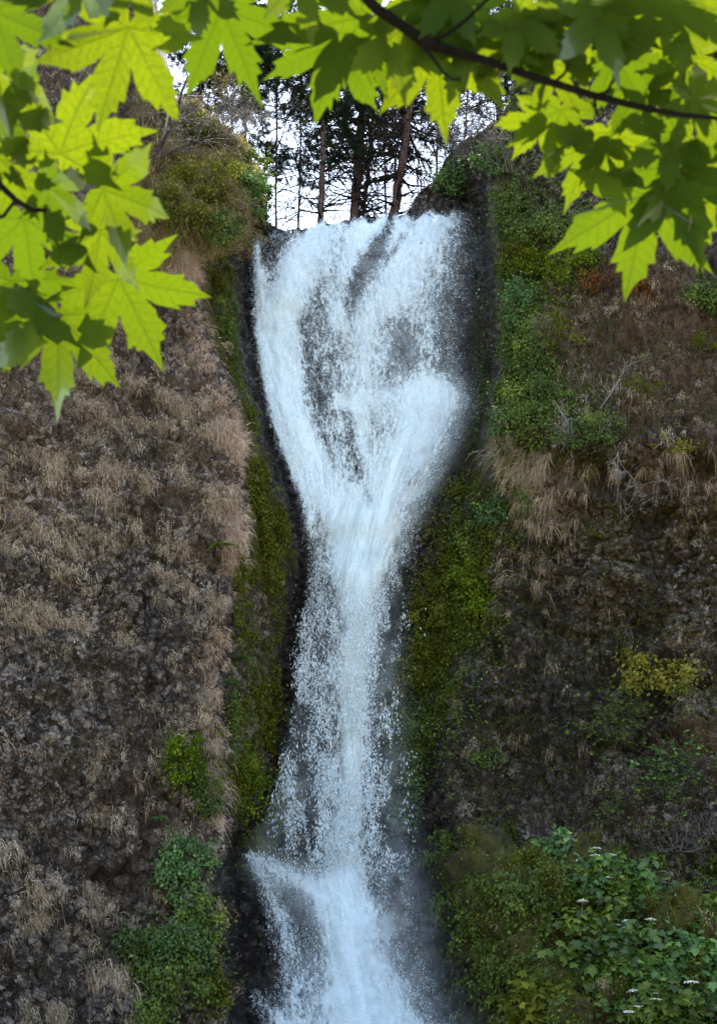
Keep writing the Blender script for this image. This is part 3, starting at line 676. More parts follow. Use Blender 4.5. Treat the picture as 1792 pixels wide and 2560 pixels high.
def fern(px, py, L, label, n=9, off=.1, mat='bright', hang=.9):
    c = on(px, py, off); root = empty('fern', c, label, 'fern')
    for k in range(n):
        az = rng.uniform(-1.35, 1.35); d = norm(np.array([math.sin(az), -.7 * math.cos(az) - .2, rng.uniform(.1, .9)]))
        l = L * rng.uniform(.7, 1.15); C, S, NN, TT, pts = [], [], [], [], []
        for j in range(15):
            t = j / 14; p = c + d * l * t - UP * hang * l * t * t * .8; pts.append(p)
        pts = np.array(pts); tg = norm(np.gradient(pts, axis=0)); sd = norm(np.cross(tg, UP + 1e-3))
        for j in range(1, 15):
            for s in (-1, 1):
                C.append(pts[j]); S.append(l * .26 * math.sin(math.pi * (.15 + .85 * (1 - j / 15)) * .6)); TT.append(sd[j] * s + tg[j] * .35); NN.append(np.cross(sd[j], tg[j]))
        r1, r2, r3, r4 = tubes([(pts, np.linspace(.012, .005, 15))], 4)
        V, T, t = cards(np.array(C), np.array(S), np.array(NN), np.array(TT), np.clip(rng.normal(.6, .15, len(C)), 0, 1), [(0, 0), (.13, .35), (0, 1), (-.13, .35)])
        mesh('frond', np.concatenate([V, r1]), np.concatenate([T, r2 + len(V)]), r3 + len(V), LM[mat], root, {'tint': np.concatenate([t, r4 * .3])})

SHR = [
 # left of the water
 (610, 490, 62, 82, 'dark', 'dark green bush overhanging the left lip of the falls', 1500, .10),
 (520, 450, 95, 75, 'olive', 'olive brush on the hill above the left cliff', 1500, .09),
 (440, 520, 80, 70, 'olive', 'dull olive shrub on the hill beside the maple leaves', 1100, .09),
 (640, 425, 44, 58, 'mid', 'green shrub on the skyline of the left hill', 1000, .10),
 (662, 510, 24, 50, 'olive', 'olive shrub on the hill edge just above the left lip', 500, .09),
 (480, 320, 90, 46, 'olive', 'olive brush on the hill crest behind the bare tree', 1000, .10),
 (560, 570, 52, 55, 'mid', 'green shrub on the corner between hill and left cliff', 900, .09),
 (545, 690, 34, 60, 'olive', 'yellowish shrub on the ridge left of the upper falls', 700, .08),
 (560, 800, 34, 90, 'mid', 'tall green creeper below the ridge left of the upper falls', 1000, .08),
 (590, 900, 20, 70, 'mid', 'narrow green creeper on the mossy edge at mid ridge', 500, .07),
 (612, 1480, 24, 130, 'olive', 'long hanging olive creeper between cliff edge and wet wall', 900, .08),
 (580, 1790, 22, 110, 'mid', 'hanging green creeper at the dark corner left of the spray', 700, .08),
 (465, 1890, 48, 66, 'bright', 'yellow-green bush on the brown edge of the left cliff', 1000, .09),
 (520, 1990, 50, 56, 'mid', 'green bush below the yellow-green one on the left cliff', 900, .09),
 (612, 1980, 44, 90, 'bright', 'yellowish leafy vine on the dark wall left of the spray', 1300, .085),
 (470, 2180, 58, 88, 'teal', 'blue-green shrub on the left edge beside the lower cascade', 1700, .10),
 (500, 2320, 50, 75, 'mid', 'green shrub under the blue-green one by the lower cascade', 1200, .09),
 (395, 2435, 122, 105, 'mid', 'big round green bush at the foot of the left cliff', 3200, .10),
 (440, 2360, 60, 50, 'teal', 'small blue-green shrub on top of the big round bush', 1000, .09),
 (540, 2480, 36, 80, 'olive', 'olive moss-like shrub at the lowest edge of the left cliff', 900, .08),
 # right of the water
 (1150, 450, 80, 62, 'dark', 'dark green bush above the right lip of the falls', 1700, .10),
 (1230, 400, 66, 50, 'dark', 'dark bush at the foot of the bare grey shrub', 1000, .10),
 (1262, 520, 48, 60, 'mid', 'green bush on top of the right chute edge', 1100, .09),
 (1330, 570, 75, 55, 'mid', 'leafy green shrub behind the thin dark stems', 1300, .10),
 (1290, 640, 52, 62, 'olive', 'mottled olive shrub on the right chute edge', 1100, .09),
 (1340, 660, 48, 40, 'bright', 'bright green shrub under the leafy one on the slope', 700, .09),
 (1440, 660, 76, 52, 'bright', 'pale yellow-green shrub under the maple leaves', 1200, .08),
 (1295, 760, 38, 80, 'teal', 'blue-green creeper down the right chute edge', 1400, .09),
 (1330, 890, 44, 80, 'mid', 'green creeper continuing down the right edge', 1200, .085),
 (1390, 850, 60, 90, 'olive', 'wispy olive shrub on the slope above the wide bush', 900, .07),
 (1340, 1010, 100, 66, 'mid', 'wide green bush bulging over the right wall', 2400, .09),
 (1265, 1060, 34, 62, 'teal', 'blue-green leaves hanging at the left end of the wide bush', 900, .09),
 (1470, 1080, 96, 46, 'mid', 'spreading green bush right of the pale dead roots', 1300, .08),
 (1600, 700, 62, 44, 'rust', 'rusty dead shrub on the slope below the maple leaves', 1100, .08),
 (1490, 700, 44, 30, 'rust', 'small rust-brown brush left of the rusty dead shrub', 450, .07),
 (1760, 730, 56, 60, 'mid', 'green shrub at the right edge below the maple leaves', 1000, .09),
 (1765, 850, 40, 34, 'olive', 'low olive plant on the slope at the right edge', 400, .07),
 (1600, 960, 60, 24, 'olive', 'flat mossy plant in the middle of the brown slope', 400, .06),
 (1700, 1110, 80, 24, 'yellow', 'yellowed low plant on the slope near the right edge', 400, .06),
 (1235, 1270, 50, 36, 'teal', 'blue-green sprig at the top of the right wall plants', 500, .11),
 (1180, 1350, 46, 46, 'mid', 'green plant under the blue-green sprig', 600, .10),
 (1195, 1450, 62, 82, 'bright', 'bright yellow-green maidenhair clump on the right wall', 2000, .09),
 (1125, 1400, 50, 70, 'olive', 'olive maidenhair left of the bright clump', 1000, .085),
 (1085, 1540, 62, 60, 'olive', 'olive leaf clump on the wall beside the falling column', 1400, .09),
 (1045, 1650, 60, 66, 'olive', 'large olive leaf clump lower on the wall by the spray', 1400, .09),
 (996, 1720, 16, 30, 'yellow', 'small yellowish sprig touching the spray', 220, .08),
 (1075, 1812, 54, 30, 'mid', 'small green plant low on the wall by the spray', 500, .09),
 (1215, 1890, 46, 24, 'mid', 'thin green sprig in the middle of the dark right wall', 260, .08),
 (1000, 2010, 44, 70, 'mid', 'ragged green plant in the mist right of the column', 600, .09),
 (1640, 1685, 86, 50, 'yellow', 'bright yellow-leaved shrub on the dark right wall', 900, .14),
 (1570, 1640, 34, 20, 'yellow', 'small yellow sprig left of the yellow-leaved shrub', 150, .12),
 # bank at the lower right
 (1300, 2170, 96, 46, 'olive', 'grey-green brush on top of the mossy bank', 1400, .07),
 (1390, 2115, 46, 40, 'teal', 'blue-green leafy plant standing up from the bank', 500, .14),
 (1330, 2240, 70, 50, 'mid', 'soft green shrub on the bank above the moss', 1100, .09),
 (1110, 2120, 60, 40, 'mid', 'misty green brush between the spray and the mossy bank', 700, .08),
]
for s in SHR: shrub(*s[:6], n=int(s[6] * 2.0), size=s[7] * 1.2)
BIG = [
 (1530, 2200, 92, 54, 'dark', 'dark broad-leaved bush under the upper white flowers', 520),
 (1620, 2260, 84, 52, 'teal', 'blue-green broad-leaved bush right of the dark one', 480),
 (1500, 2290, 74, 50, 'mid', 'green broad-leaved bush in the middle of the bank', 420),
 (1730, 2290, 78, 60, 'mid', 'broad-leaved bush at the right edge under the grey twigs', 460),
 (1600, 2400, 104, 66, 'dark', 'dark broad-leaved bush between the two lower flower patches', 600),
 (1730, 2430, 84, 76, 'teal', 'blue-green broad-leaved bush at the lower right edge', 560),
 (1480, 2420, 80, 62, 'mid', 'green broad-leaved bush left of the lowest flowers', 460),
 (1650, 2520, 110, 50, 'mid', 'green broad-leaved bush at the bottom edge on the right', 520),
 (1340, 2500, 74, 56, 'olive', 'olive leafy plant at the bottom of the mossy bank', 420),
]
for s in BIG: shrub(*s[:6], n=int(s[6] * 1.8), size=.23, shape=LOBED, off=.5, flat=1.1, clumps=12, group='broad-leaved bushes on the bank')
fern(556, 1365, .75, 'bright fern on the brown edge of the left cliff', 9)
fern(606, 1648, .6, 'green fern at the dark corner left of the falling water', 7, mat='mid')
fern(452, 1945, .6, 'light green fern among bushes on the left cliff', 8)
fern(400, 2045, .4, 'small pale fern on the rust-brown patch', 6, mat='teal')
fern(1310, 1275, .5, 'light green fern right of the blue-green sprig', 7)
fern(1190, 1580, .55, 'hanging fern below the maidenhair clump', 8, mat='mid', hang=1.4)
fern(1140, 1700, .5, 'small dark fern under the olive clumps', 7, mat='mid', hang=1.4)

def umbels():
    pts = [(1488, 2122), (1525, 2138), (1544, 2153), (1446, 2154), (1486, 2140), (1517, 2196), (1455, 2254), (1645, 2260), (1665, 2272), (1572, 2303), (1536, 2314), (1567, 2321), (1586, 2344), (1625, 2300), (1586, 2478), (1634, 2486), (1611, 2490), (1635, 2500), (1593, 2518), (1570, 2532), (1726, 2456)]
    patches = [('upper', [p for p in pts if p[1] < 2220]), ('middle', [p for p in pts if 2220 < p[1] < 2400]), ('lowest', [p for p in pts if p[1] > 2400])]
    od = ['first', 'second', 'third', 'fourth', 'fifth', 'sixth', 'seventh', 'eighth', 'ninth']
    for nm, pl in patches:
        for i, (x, y) in enumerate(sorted(pl)):
            c = on(x, y, 1.0); base = c + np.array([rng.normal(0, .1), .5, -.9])
            r = empty('umbel_flower', base, f'{od[i]} white flat flower head from the left in the {nm} patch of the bank', 'flower', 'white flower heads on the bank')
            tube_obj('stem', [([base, base * .4 + c * .6 - UP * .1 + np.array([0, .05, 0]), c], [.012, .009, .006])], M_STALK, r, 5)
            n = 90; a = rng.uniform(0, 2 * math.pi, n); q = np.sqrt(rng.random(n)) * .17 * rng.uniform(.75, 1.1)
            C = c + np.stack([q * np.cos(a), q * np.sin(a), .05 - 1.6 * q * q], -1)
            V, T, t = cards(C, .055, UP + rng.normal(0, .25, (n, 3)), rng.normal(size=(n, 3)), rng.random(n), OVAL)
            mesh('flower_head', V, T, None, M_UMBEL, r, {'tint': t})
umbels()

def twigs(name, lines_fn, mat, label, cat, base, sides=4):
    o = tube_obj(name, lines_fn, mat, None, sides)
    o['label'] = label; o['category'] = cat
    return o

# bare tree on the left hill
def bare_tree():
    r = empty('bare_tree', on(372, 440, .3), 'dark bare tree leaning from the rock on the left hill', 'tree')
    Yt = float(frontY(400, 430)) - .4
    A = lambda x, y, dy=0: at(x, y, Yt + dy)
    tr = [([A(368, 450), A(382, 400), A(410, 350), A(440, 300), A(452, 240), A(470, 190)], [.10, .09, .075, .06, .045, .03]),
          ([A(372, 440), A(362, 390), A(352, 330), A(350, 290)], [.085, .07, .05, .03]),
          ([A(378, 410), A(430, 380), A(490, 355), A(545, 335), A(590, 315)], [.065, .055, .045, .032, .018]),
          ([A(368, 440), A(410, 415), A(450, 400)], [.05, .035, .02])]
    for l_ in tr: tube_obj('trunk', [l_], M_DARKBARK, r, 6)
    tube_obj('trunk', [([A(390, 430, .3), A(400, 380, .3), A(415, 320, .3), A(425, 260, .3), A(432, 200, .3)], [.06, .055, .05, .045, .03])], M_PALETWIG, r, 6)
    br = []
    for x, y in [(440, 300), (452, 245), (430, 380), (490, 355), (520, 345), (545, 335), (580, 318), (410, 350), (400, 395), (352, 330)]:
        for k in range(3):
            d = np.array([rng.uniform(-.2, 1.), rng.uniform(-.4, .3), rng.uniform(-.1, .9)])
            br += grow(A(x, y), d, rng.uniform(.9, 1.9), .022, 2, .6, .1, 4, .22, .009)
    tube_obj('branch', br, M_GREYTWIG, r, 3)
bare_tree()

def bare_bush(px, py, w, h, n, label, mat=M_GREYTWIG, off=.3, L=1.6, Y=None, name='bare_bush', down=False):
    Yb = float(frontY(px, py) - off) if Y is None else Y
    r = empty(name, at(px, py, Yb), label, 'shrub')
    ln = []
    for k in range(n):
        x = px + rng.uniform(-.5, .5) * w * .5
        d = np.array([rng.uniform(-.9, .9) * w / max(h, 1), rng.uniform(-.5, .2), -1. if down else 1.])
        ln += grow(at(x, py, Yb + rng.uniform(-.4, .4)), d, L * rng.uniform(.7, 1.2), .016, 3, .65, -.1 if down else .12, 3, .25, .0062)
    tube_obj('twig', ln, mat, r, 3)
bare_bush(1190, 400, 190, 170, 22, 'grey tangled bare bush above the right lip of the falls', L=1.9)
bare_bush(1270, 430, 110, 190, 12, 'second grey bare bush beside the dark maple leaves', L=2.0)
bare_bush(1120, 330, 120, 120, 10, 'thin grey bare bush against the sky right of the pines', L=1.5, Y=55.)
bare_bush(540, 330, 220, 110, 20, 'grey twiggy brush on the crest of the left hill', L=1.7)
bare_bush(640, 330, 120, 110, 12, 'thin bare brush against the sky beside the left pine', L=1.7, Y=57.)
bare_bush(1690, 2130, 190, 60, 16, 'tangle of pale grey dead twigs beside the broad-leaved bushes', L=1.0, off=.4)
bare_bush(1420, 1045, 60, 100, 7, 'pale dead roots hanging under the wide green bush', M_PALETWIG, L=1.0, down=True, off=.5)
bare_bush(1545, 1130, 40, 130, 3, 'pale hanging dead roots in the middle of the right cliff', M_PALETWIG, L=1.2, down=True, off=.3)
bare_bush(1640, 1190, 40, 130, 3, 'pale hanging dead twig on the right cliff near the edge', M_PALETWIG, L=1.2, down=True, off=.3)
bare_bush(1730, 1230, 60, 60, 4, 'grey dead twigs at the right edge of the cliff', M_GREYTWIG, L=.9, off=.3)

def sapling(px, py, tx, ty, label, mat=M_DARKBARK, r0=.025, kids=5, name='bare_sapling', cat='sapling', off=.35):
    a = on(px, py, off); b = at(tx, ty, frontY(px, py) - off - .1)
    L = np.linalg.norm(b - a)
    r = empty(name, a, label, cat)
    m = a * .5 + b * .5 + rng.normal(0, .05 * L, 3)
    tube_obj('stem', [([a, m, b], [r0, r0 * .75, r0 * .35])], mat, r, 5)
    ln = []
    for k in range(kids):
        t = rng.uniform(.3, 1.); p = a * (1 - t) + b * t
        ln += grow(p, norm(b - a) * .7 + rng.normal(0, .6, 3), L * rng.uniform(.15, .35), r0 * .5, 1, .6, .1, 3, .2, .007)
    tube_obj('twig', ln, mat, r, 3)
sapling(1395, 590, 1378, 480, 'thin dark dead stem standing in the leafy shrub', r0=.035)
sapling(1330, 540, 1300, 420, 'dark multi-branched bare stem under the grey bush', r0=.045, kids=9)
sapling(1355, 540, 1345, 400, 'brown bare stem right of the multi-branched one', r0=.04)
sapling(1490, 985, 1515, 830, 'thin dark bare sapling on the brown slope', r0=.03, kids=7)
sapling(1430, 940, 1415, 860, 'short bare sapling above the wide green bush', r0=.022)
sapling(1560, 690, 1800, 800, 'dark fallen dead branch lying across the slope', r0=.07, kids=14, name='fallen_branch', cat='branch')
sapling(1500, 1020, 1570, 900, 'pale leaning dead stick on the slope', M_PALETWIG, r0=.018, kids=3)
sapling(1420, 1060, 1390, 1010, 'forked pale dead stick on the wide bush', M_PALETWIG, r0=.022, kids=5)
sapling(1330, 620, 1365, 560, 'curved pale stick in the leafy shrub', M_PALETWIG, r0=.018, kids=3)
sapling(1085, 545, 1055, 530, 'dark twig stuck at the right lip of the falls', r0=.02, kids=4, off=.6)

# vine maples on the right edge
def small_tree(px, py, rx, ry, label, n, mat='mid', seed=0):
    Yc = float(frontY(px, py)) - 1.2
    mpp = Yc / F / .93
    b = at(px + 160, py + 160, Yc + .8); r = empty('vine_maple', b, label, 'tree')
    c = at(px, py, Yc)
    ln = [([b, b * .5 + c * .5 + np.array([.2, 0, .3]), c], [.05, .035, .02])]; tips = []
    for k in range(16):
        d = np.array([rng.uniform(-1, .6), rng.uniform(-.5, .5), rng.uniform(-.45, .5)])
        g = grow(c * rng.uniform(.75, 1.) + b * 0 if False else c + rng.normal(0, .25, 3), d, rx * mpp * rng.uniform(.6, 1.1), .016, 1, .5, .05, 3, .12, .004)
        ln += g
        for pts, rad in g: tips += list(pts[2:])
    tube_obj('trunk', ln, M_DARKBARK, r, 4)
    tips = np.array(tips); tips = tips[np.abs(tips[:, 2] - c[2]) < ry * mpp * 1.2]
    i = rng.integers(0, len(tips), n); C = tips[i] + rng.normal(0, .07, (n, 3))
    nn = UP * 1.2 + np.array([0, -.5, 0]) + rng.normal(0, .4, (n, 3)); tip = rng.normal(0, 1, (n, 3)) - UP * .3
    V, T, t = cards(C, .115 * rng.uniform(.6, 1.2, n), nn, tip, np.clip(rng.normal(.45, .25, n), 0, 1), LOBED)
    mesh('crown', V, T, None, LM[mat], r, {'tint': t})
small_tree(1640, 1800, 150, 90, 'upper vine maple spray reaching in from the right edge', 750)
small_tree(1740, 1930, 120, 110, 'vine maple with green leaves at the right edge below the upper one', 650, 'dark')
small_tree(1640, 1990, 130, 60, 'low vine maple spray over the brown hollow', 480)
small_tree(1550, 1850, 90, 40, 'small leafy maple sprig over the dark right wall', 260)

# ------------------------------------------------------------------ pines above the falls
def pine(line, label, r0, dead=26, live=16, Y=62., Lb=2.6, needles=3500, top=260):
    """line: trunk in picture directions, base first"""
    P = [at(x, y, Y) for x, y in line]
    d0 = norm(P[1] - P[0]); base = P[0] - d0 * 3.2
    r = empty('pine_tree', base, label, 'tree', 'pines above the falls')
    P = [base] + P
    P = np.array(P); seg = np.r_[0, np.cumsum(np.linalg.norm(np.diff(P, axis=0), axis=1))]
    tt = np.linspace(0, seg[-1], 26)
    Q = np.stack([np.interp(tt, seg, P[:, k]) for k in range(3)], -1); Q += rng.normal(0, r0 * .10, Q.shape)
    tube_obj('trunk', [(Q, r0 * (1 - .55 * tt / seg[-1]) * rng.uniform(.93, 1.07, 26))], M_PINEBARK, r, 9)
    H = seg[-1]; ln, tips = [], []
    pt = lambda h: np.array([np.interp(h, tt, Q[:, k]) for k in range(3)])
    for k in range(int(dead * 1.15)):
        h = rng.uniform(3., H * .75); a = rng.uniform(0, 2 * math.pi)
        d = np.array([math.cos(a), math.sin(a), rng.uniform(-.15, .55)])
        ln += grow(pt(h), d, Lb * rng.uniform(.55, 1.3), max(.045, r0 * .30), 2, .42, -.03, 4, .13, .016)
    for k in range(live):
        h = H * rng.uniform(.42, .99); a = rng.uniform(0, 2 * math.pi)
        d = np.array([math.cos(a), math.sin(a), rng.uniform(-.1, .4)])
        g = grow(pt(h), d, Lb * rng.uniform(.6, 1.2), max(.04, r0 * .24), 2, .5, .06, 4, .15, .013)
        ln += g
        for pts, rad in g[1:]: tips += list(pts[1:])
    tube_obj('branch', ln, M_DARKBARK, r, 4)
    if needles and tips:
        tips = np.array(tips); nb = 14; i = rng.integers(0, len(tips), needles * 3 // nb); c = np.repeat(tips[i], nb, 0) + rng.normal(0, .05, (len(i) * nb, 3))
        D = norm(rng.normal(size=c.shape) + UP * .25)
        V, T, Qd, t = blades(c, D, rng.uniform(.16, .34, len(c)), .04, 0., np.clip(rng.normal(.5, .25, len(c)), 0, 1), 1)
        mesh('crown', V, T, None, LM['pine'], r, {'tint': t})
pine([(800, 562), (806, 440), (808, 330), (806, 200), (806, 40)], 'slim pine trunk left of the thickest one behind the lip', .18, 30, 18, 61.)
pine([(885, 556), (893, 450), (903, 320), (910, 200), (915, 20)], 'thickest straight pine in the middle behind the lip', .29, 34, 16, 62.)
pine([(908, 548), (918, 440), (928, 330), (938, 200), (945, 60)], 'thin pine close behind the thickest one', .11, 22, 16, 64.5)
pine([(985, 535), (1000, 430), (1016, 330), (1030, 230), (1046, 60)], 'leaning pine at the right of the gap', .28, 34, 14, 61.)
pine([(690, 590), (690, 450), (692, 300), (694, 150), (695, -20)], 'background pine at the left of the gap', .075, 20, 34, 70., 3.6, 14000)
pine([(1090, 500), (1092, 400), (1096, 250), (1100, 120), (1100, 0)], 'background pine at the right of the gap', .075, 20, 28, 69., 3.2, 10000)
pine([(1245, 330), (1247, 250), (1250, 170), (1252, 60), (1254, -40)], 'reddish pine trunk behind the grey bare bush', .20, 14, 14, 66., 2.6, 4000)
pine([(620, 470), (615, 350), (610, 230), (605, 100), (600, -30)], 'background pine over the left hill crest', .075, 12, 40, 72., 4.0, 17000)
pine([(745, 590), (750, 430), (752, 300), (756, 150), (760, 0)], 'background pine between left hill and slim trunk', .075, 16, 15, 73., 3.0, 5000)
pine([(965, 560), (962, 430), (958, 300), (955, 150), (950, 0)], 'background pine between thick and leaning trunks', .075, 18, 12, 72., 2.8, 3500)
pine([(1160, 420), (1165, 300), (1170, 200), (1175, 100), (1180, 0)], 'background pine behind the grey bush twigs', .075, 12, 36, 71., 3.8, 14000)
pine([(505, 330), (500, 230), (498, 130), (495, 0)], 'background pine above the bare tree on the left', .12, 8, 20, 72., 2.8, 5000)
pine([(1372, 120), (1374, 40), (1376, -60)], 'pine trunk at the top edge above the right cliff', .2, 10, 10, 62., 2.2, 2500)
shrub(600, 195, 70, 60, 'gold', 'golden-leaved treetop behind the left hill crest', n=700, size=.16, Y=66., name='golden_tree', cat='tree')
shrub(560, 260, 90, 50, 'olive', 'olive treetop below the golden leaves on the left hill', n=900, size=.14, Y=62., name='leafy_tree', cat='tree')

# ------------------------------------------------------------------ maple branches in the foreground
OUT = [(0, 1.07), (3, .92), (6.5, .82), (11, .81), (11.6, .70), (17.5, .72), (18, .60), (22, .50), (25, .35), (27.5, .47), (31, .60), (34.5, .73), (36.5, .70), (41.5, .83), (44, .80), (47, .87), (50, 1.01), (53, .87), (56, .79), (59.5, .81), (60.5, .68), (66.5, .69), (67.2, .56), (72, .45), (76, .31), (79, .42), (84.5, .50), (90, .62), (92.5, .57), (97, .62), (102, .79), (106.5, .60), (110, .54), (115, .56), (117, .44), (128, .42), (132, .32), (148, .25), (164, .17), (180, .05)]
def maple_leaf_mesh(seed):
    g = np.random.default_rng(seed)
    ang, rad, ax = [], [], []
    for sgn in (1, -1):
        o = OUT if sgn == 1 else OUT[1:-1][::-1]
        for a, r in o:
            ang.append(sgn * a * g.uniform(.985, 1.015)); rad.append(r * g.uniform(.95, 1.05))
    ang = np.radians(np.array(ang)); rad = np.array(rad); m = len(ang)
    lobes = np.radians([0, 50, -50, 102, -102])
    fr = [.12, .3, .5, .7, .86, 1.]
    V, vd, vr = [(0, 0, 0)], [0.], [0.]
    b1, b2, b3, fold, ph = g.normal(0, .16), g.normal(-.22, .14), g.normal(0, .2), g.uniform(.05, .26), g.uniform(0, 6)
    for f in fr:
        for a, r in zip(ang, rad):
            q = r * f; da = np.min(np.abs((a - lobes + math.pi) % (2 * math.pi) - math.pi)); dv = q * math.sin(min(da, 1.2))
            x, y = q * math.sin(a), q * math.cos(a)
            z = fold * dv + b2 * q * q * .8 + b1 * x + b3 * x * y + .05 * math.sin(5 * x + 4 * y + ph) * q
            V.append((x, y, z)); vd.append(dv); vr.append(q)
    T, Q = [], []
    for k in range(m): T.append((0, 1 + (k + 1) % m, 1 + k))
    for i in range(len(fr) - 1):
        for k in range(m):
            k2 = (k + 1) % m; Q.append((1 + i * m + k, 1 + i * m + k2, 1 + (i + 1) * m + k2, 1 + (i + 1) * m + k))
    o = mesh('leaf', V, T, Q, M_MAPLE, None, {'veind': vd, 'veinr': vr})
    me = o.data; bpy.data.objects.remove(o); return me
LEAFM = [maple_leaf_mesh(100 + k) for k in range(14)]
from mathutils import Matrix, Vector
def branch_set(name, lines, root, sides):
    for l in lines: tube_obj(name, [l], M_BRANCH, root, sides)

def add_leaf(root, px, py, ang, L, dist, node=None, tilt=None, pet=True):
    """leaf whose blade starts at (px,py) and points along ang (0 right, 90 down)"""
    d = FW + (px - CX) / F * RT + (CY - py) / F * UV; dl = np.linalg.norm(d); P = CAM + d / dl * dist
    a = R(ang); v = d / dl
    r_ = norm(RT - v * RT.dot(v)); u_ = np.cross(r_, v)
    tip = math.cos(a) * r_ - math.sin(a) * u_
    tl = rng.normal(0, .30, 2) if tilt is None else tilt
    nrm = norm(v + tl[0] * r_ + (tl[1] + .12) * u_)                      # upper side turned away from us, towards the sun
    tip = norm(tip - nrm * tip.dot(nrm)); sx = np.cross(tip, nrm)
    s = L / F * dist * dl / 1.0
    o = bpy.data.objects.new('leaf', LEAFM[rng.integers(len(LEAFM))]); COL.objects.link(o)
    M = Matrix(((sx[0], tip[0], nrm[0], P[0]), (sx[1], tip[1], nrm[1], P[1]), (sx[2], tip[2], nrm[2], P[2]), (0, 0, 0, 1))) @ Matrix.Diagonal((s * rng.uniform(.9, 1.06), s, s, 1))
    rl = Matrix.Translation(root.location)
    o.parent = root; o.matrix_local = rl.inverted() @ M
    if pet:
        e = P - tip * s * rng.uniform(.5, .8) + u_ * s * .15 if node is None else np.array(node)
        mid = (P + e) / 2 + u_ * .015 * rng.normal() - UP * .01
        V, T, Q, t = tubes([([P + tip * s * .02, mid, e], [.0016, .0018, .0022])], 5)
        p = mesh('petiole', V, T, Q, M_PETIOLE, None, {'tint': t})
        p.parent = o; p.matrix_parent_inverse = (rl @ o.matrix_local).inverted()
    return o

OCC = np.zeros((220, 260), bool)                                   # coverage of the canopy, 12-px cells: keeps leaves from piling up
_pa = np.radians(np.array([a for a, r in OUT] + [-a for a, r in OUT[1:-1]])); _pr = np.array([r for a, r in OUT] + [r for a, r in OUT[1:-1]])
_px = np.concatenate([np.sin(_pa) * _pr * f for f in (.2, .4, .6, .75, .9)]); _py = np.concatenate([np.cos(_pa) * _pr * f for f in (.2, .4, .6, .75, .9)])
def fits(l, lim):
    a = R(l[2]); x = l[0] + l[3] * (_py * math.cos(a) - _px * math.sin(a)); y = l[1] + l[3] * (_py * math.sin(a) + _px * math.cos(a))
    i = np.clip(((y + 400) / 12).astype(int), 0, 219); j = np.clip(((x + 400) / 12).astype(int), 0, 259)
    u = np.unique(i * 260 + j); 
    if OCC.ravel()[u].mean() > lim: return False
    OCC[i, j] = True
    return True

def A_(x, y, dist):
    d = FW + (x - CX) / F * RT + (CY - y) / F * UV; return CAM + d / np.linalg.norm(d) * dist

# ---- hanging branch at the left
rootL = empty('maple_branch', A_(-60, 420, 2.6), 'sunlit maple branch hanging in from the left edge', 'branch', 'maple branches in the foreground')
branch_set('twig', [([A_(-80, 400, 2.6), A_(-10, 452, 2.55), A_(40, 500, 2.52), A_(80, 525, 2.5), A_(118, 526, 2.5)], [.0065, .006, .005, .0045, .004]),
                  ([A_(-60, 560, 2.6), A_(10, 540, 2.56), A_(40, 500, 2.52)], [.004, .0035, .003]),
                  ([A_(-60, 60, 2.75), A_(30, -20, 2.75), A_(140, -70, 2.75)], [.006, .005, .004])], rootL, 7)
nL = A_(112, 526, 2.5); nU = A_(110, -60, 2.75)
LL = [  # px, py, angle, length, distance, node
 (320, 70, 112, 232, 2.55, A_(372, -30, 2.6)), (-15, 30, 25, 165, 2.6, None), (150, 385, -72, 215, 2.42, A_(85, 520, 2.5)),
 (257, 475, 15, 185, 2.4, nL), (262, 478, 70, 170, 2.44, None), (170, 395, -18, 165, 2.5, A_(85, 520, 2.5)), (115, 466, 25, 155, 2.55, nL), (30, 440, 60, 105, 2.6, A_(45, 505, 2.5)),
 (-20, 170, 20, 150, 2.72, None), (-10, 265, 15, 165, 2.75, None), (135, 320, 172, 125, 2.6, None), (-10, 390, 40, 100, 2.55, None),
 (296, 698, 64, 218, 2.35, nL), (305, 622, 12, 138, 2.42, A_(180, 560, 2.45)), (148, 790, 98, 235, 2.4, nL), (140, 720, 72, 235, 2.45, nL), (28, 705, 100, 205, 2.45, A_(35, 520, 2.5)),
 (60, 548, 84, 185, 2.5, A_(40, 505, 2.5)), (85, 640, 58, 150, 2.55, None), (180, 596, 66, 155, 2.58, None), (252, 575, 100, 165, 2.5, nL), (-15, 620, 70, 160, 2.6, None),
 (-25, 500, 60, 120, 2.62, None), 
 (-30, 760, 80, 160, 2.5, None), 
 (200, -70, 100, 190, 2.85, None), 
 (330, -60, 120, 120, 2.8, None), 
]
for l in sorted(LL, key=lambda q: (q[5] is None)):
    if fits(l, .58): add_leaf(rootL, *l[:4], 2.36 + .00050 * l[1] + .15 * (l[4] - 2.5) * (l[4] > 2.6) + rng.normal(0, .012), node=l[5])

# ---- small spray at the top centre
rootT = empty('maple_branch', A_(600, -150, 2.7), 'maple spray hanging from the top edge left of the branch', 'branch', 'maple branches in the foreground')
branch_set('twig', [([A_(330, -190, 2.7), A_(600, -120, 2.7), A_(760, -70, 2.68), A_(860, -60, 2.66)], [.006, .005, .004, .003])], rootT, 7)
LT = [(553, 22, 68, 205, 2.5, A_(600, -110, 2.7)), (430, 55, 86, 195, 2.55, None), (470, 30, 75, 190, 2.6, None), (845, 108, 108, 185, 2.5, A_(920, 10, 2.6)), (850, 110, 75, 195, 2.58, None),
 (905, 45, 168, 240, 2.62, None), (765, 75, 140, 120, 2.66, None), (760, -70, 88, 150, 2.6, None), (500, -40, 95, 130, 2.65, None), (640, -50, 95, 120, 2.62, None),
 
 (820, 90, 170, 120, 2.7, None), (620, 30, 85, 120, 2.6, None)]
for l in sorted(LT, key=lambda q: (q[5] is None)):
    if fits(l, .55): add_leaf(rootT, *l[:4], 2.5 + .0006 * l[1] + .25 * (l[4] - 2.55) + rng.normal(0, .012), node=l[5])

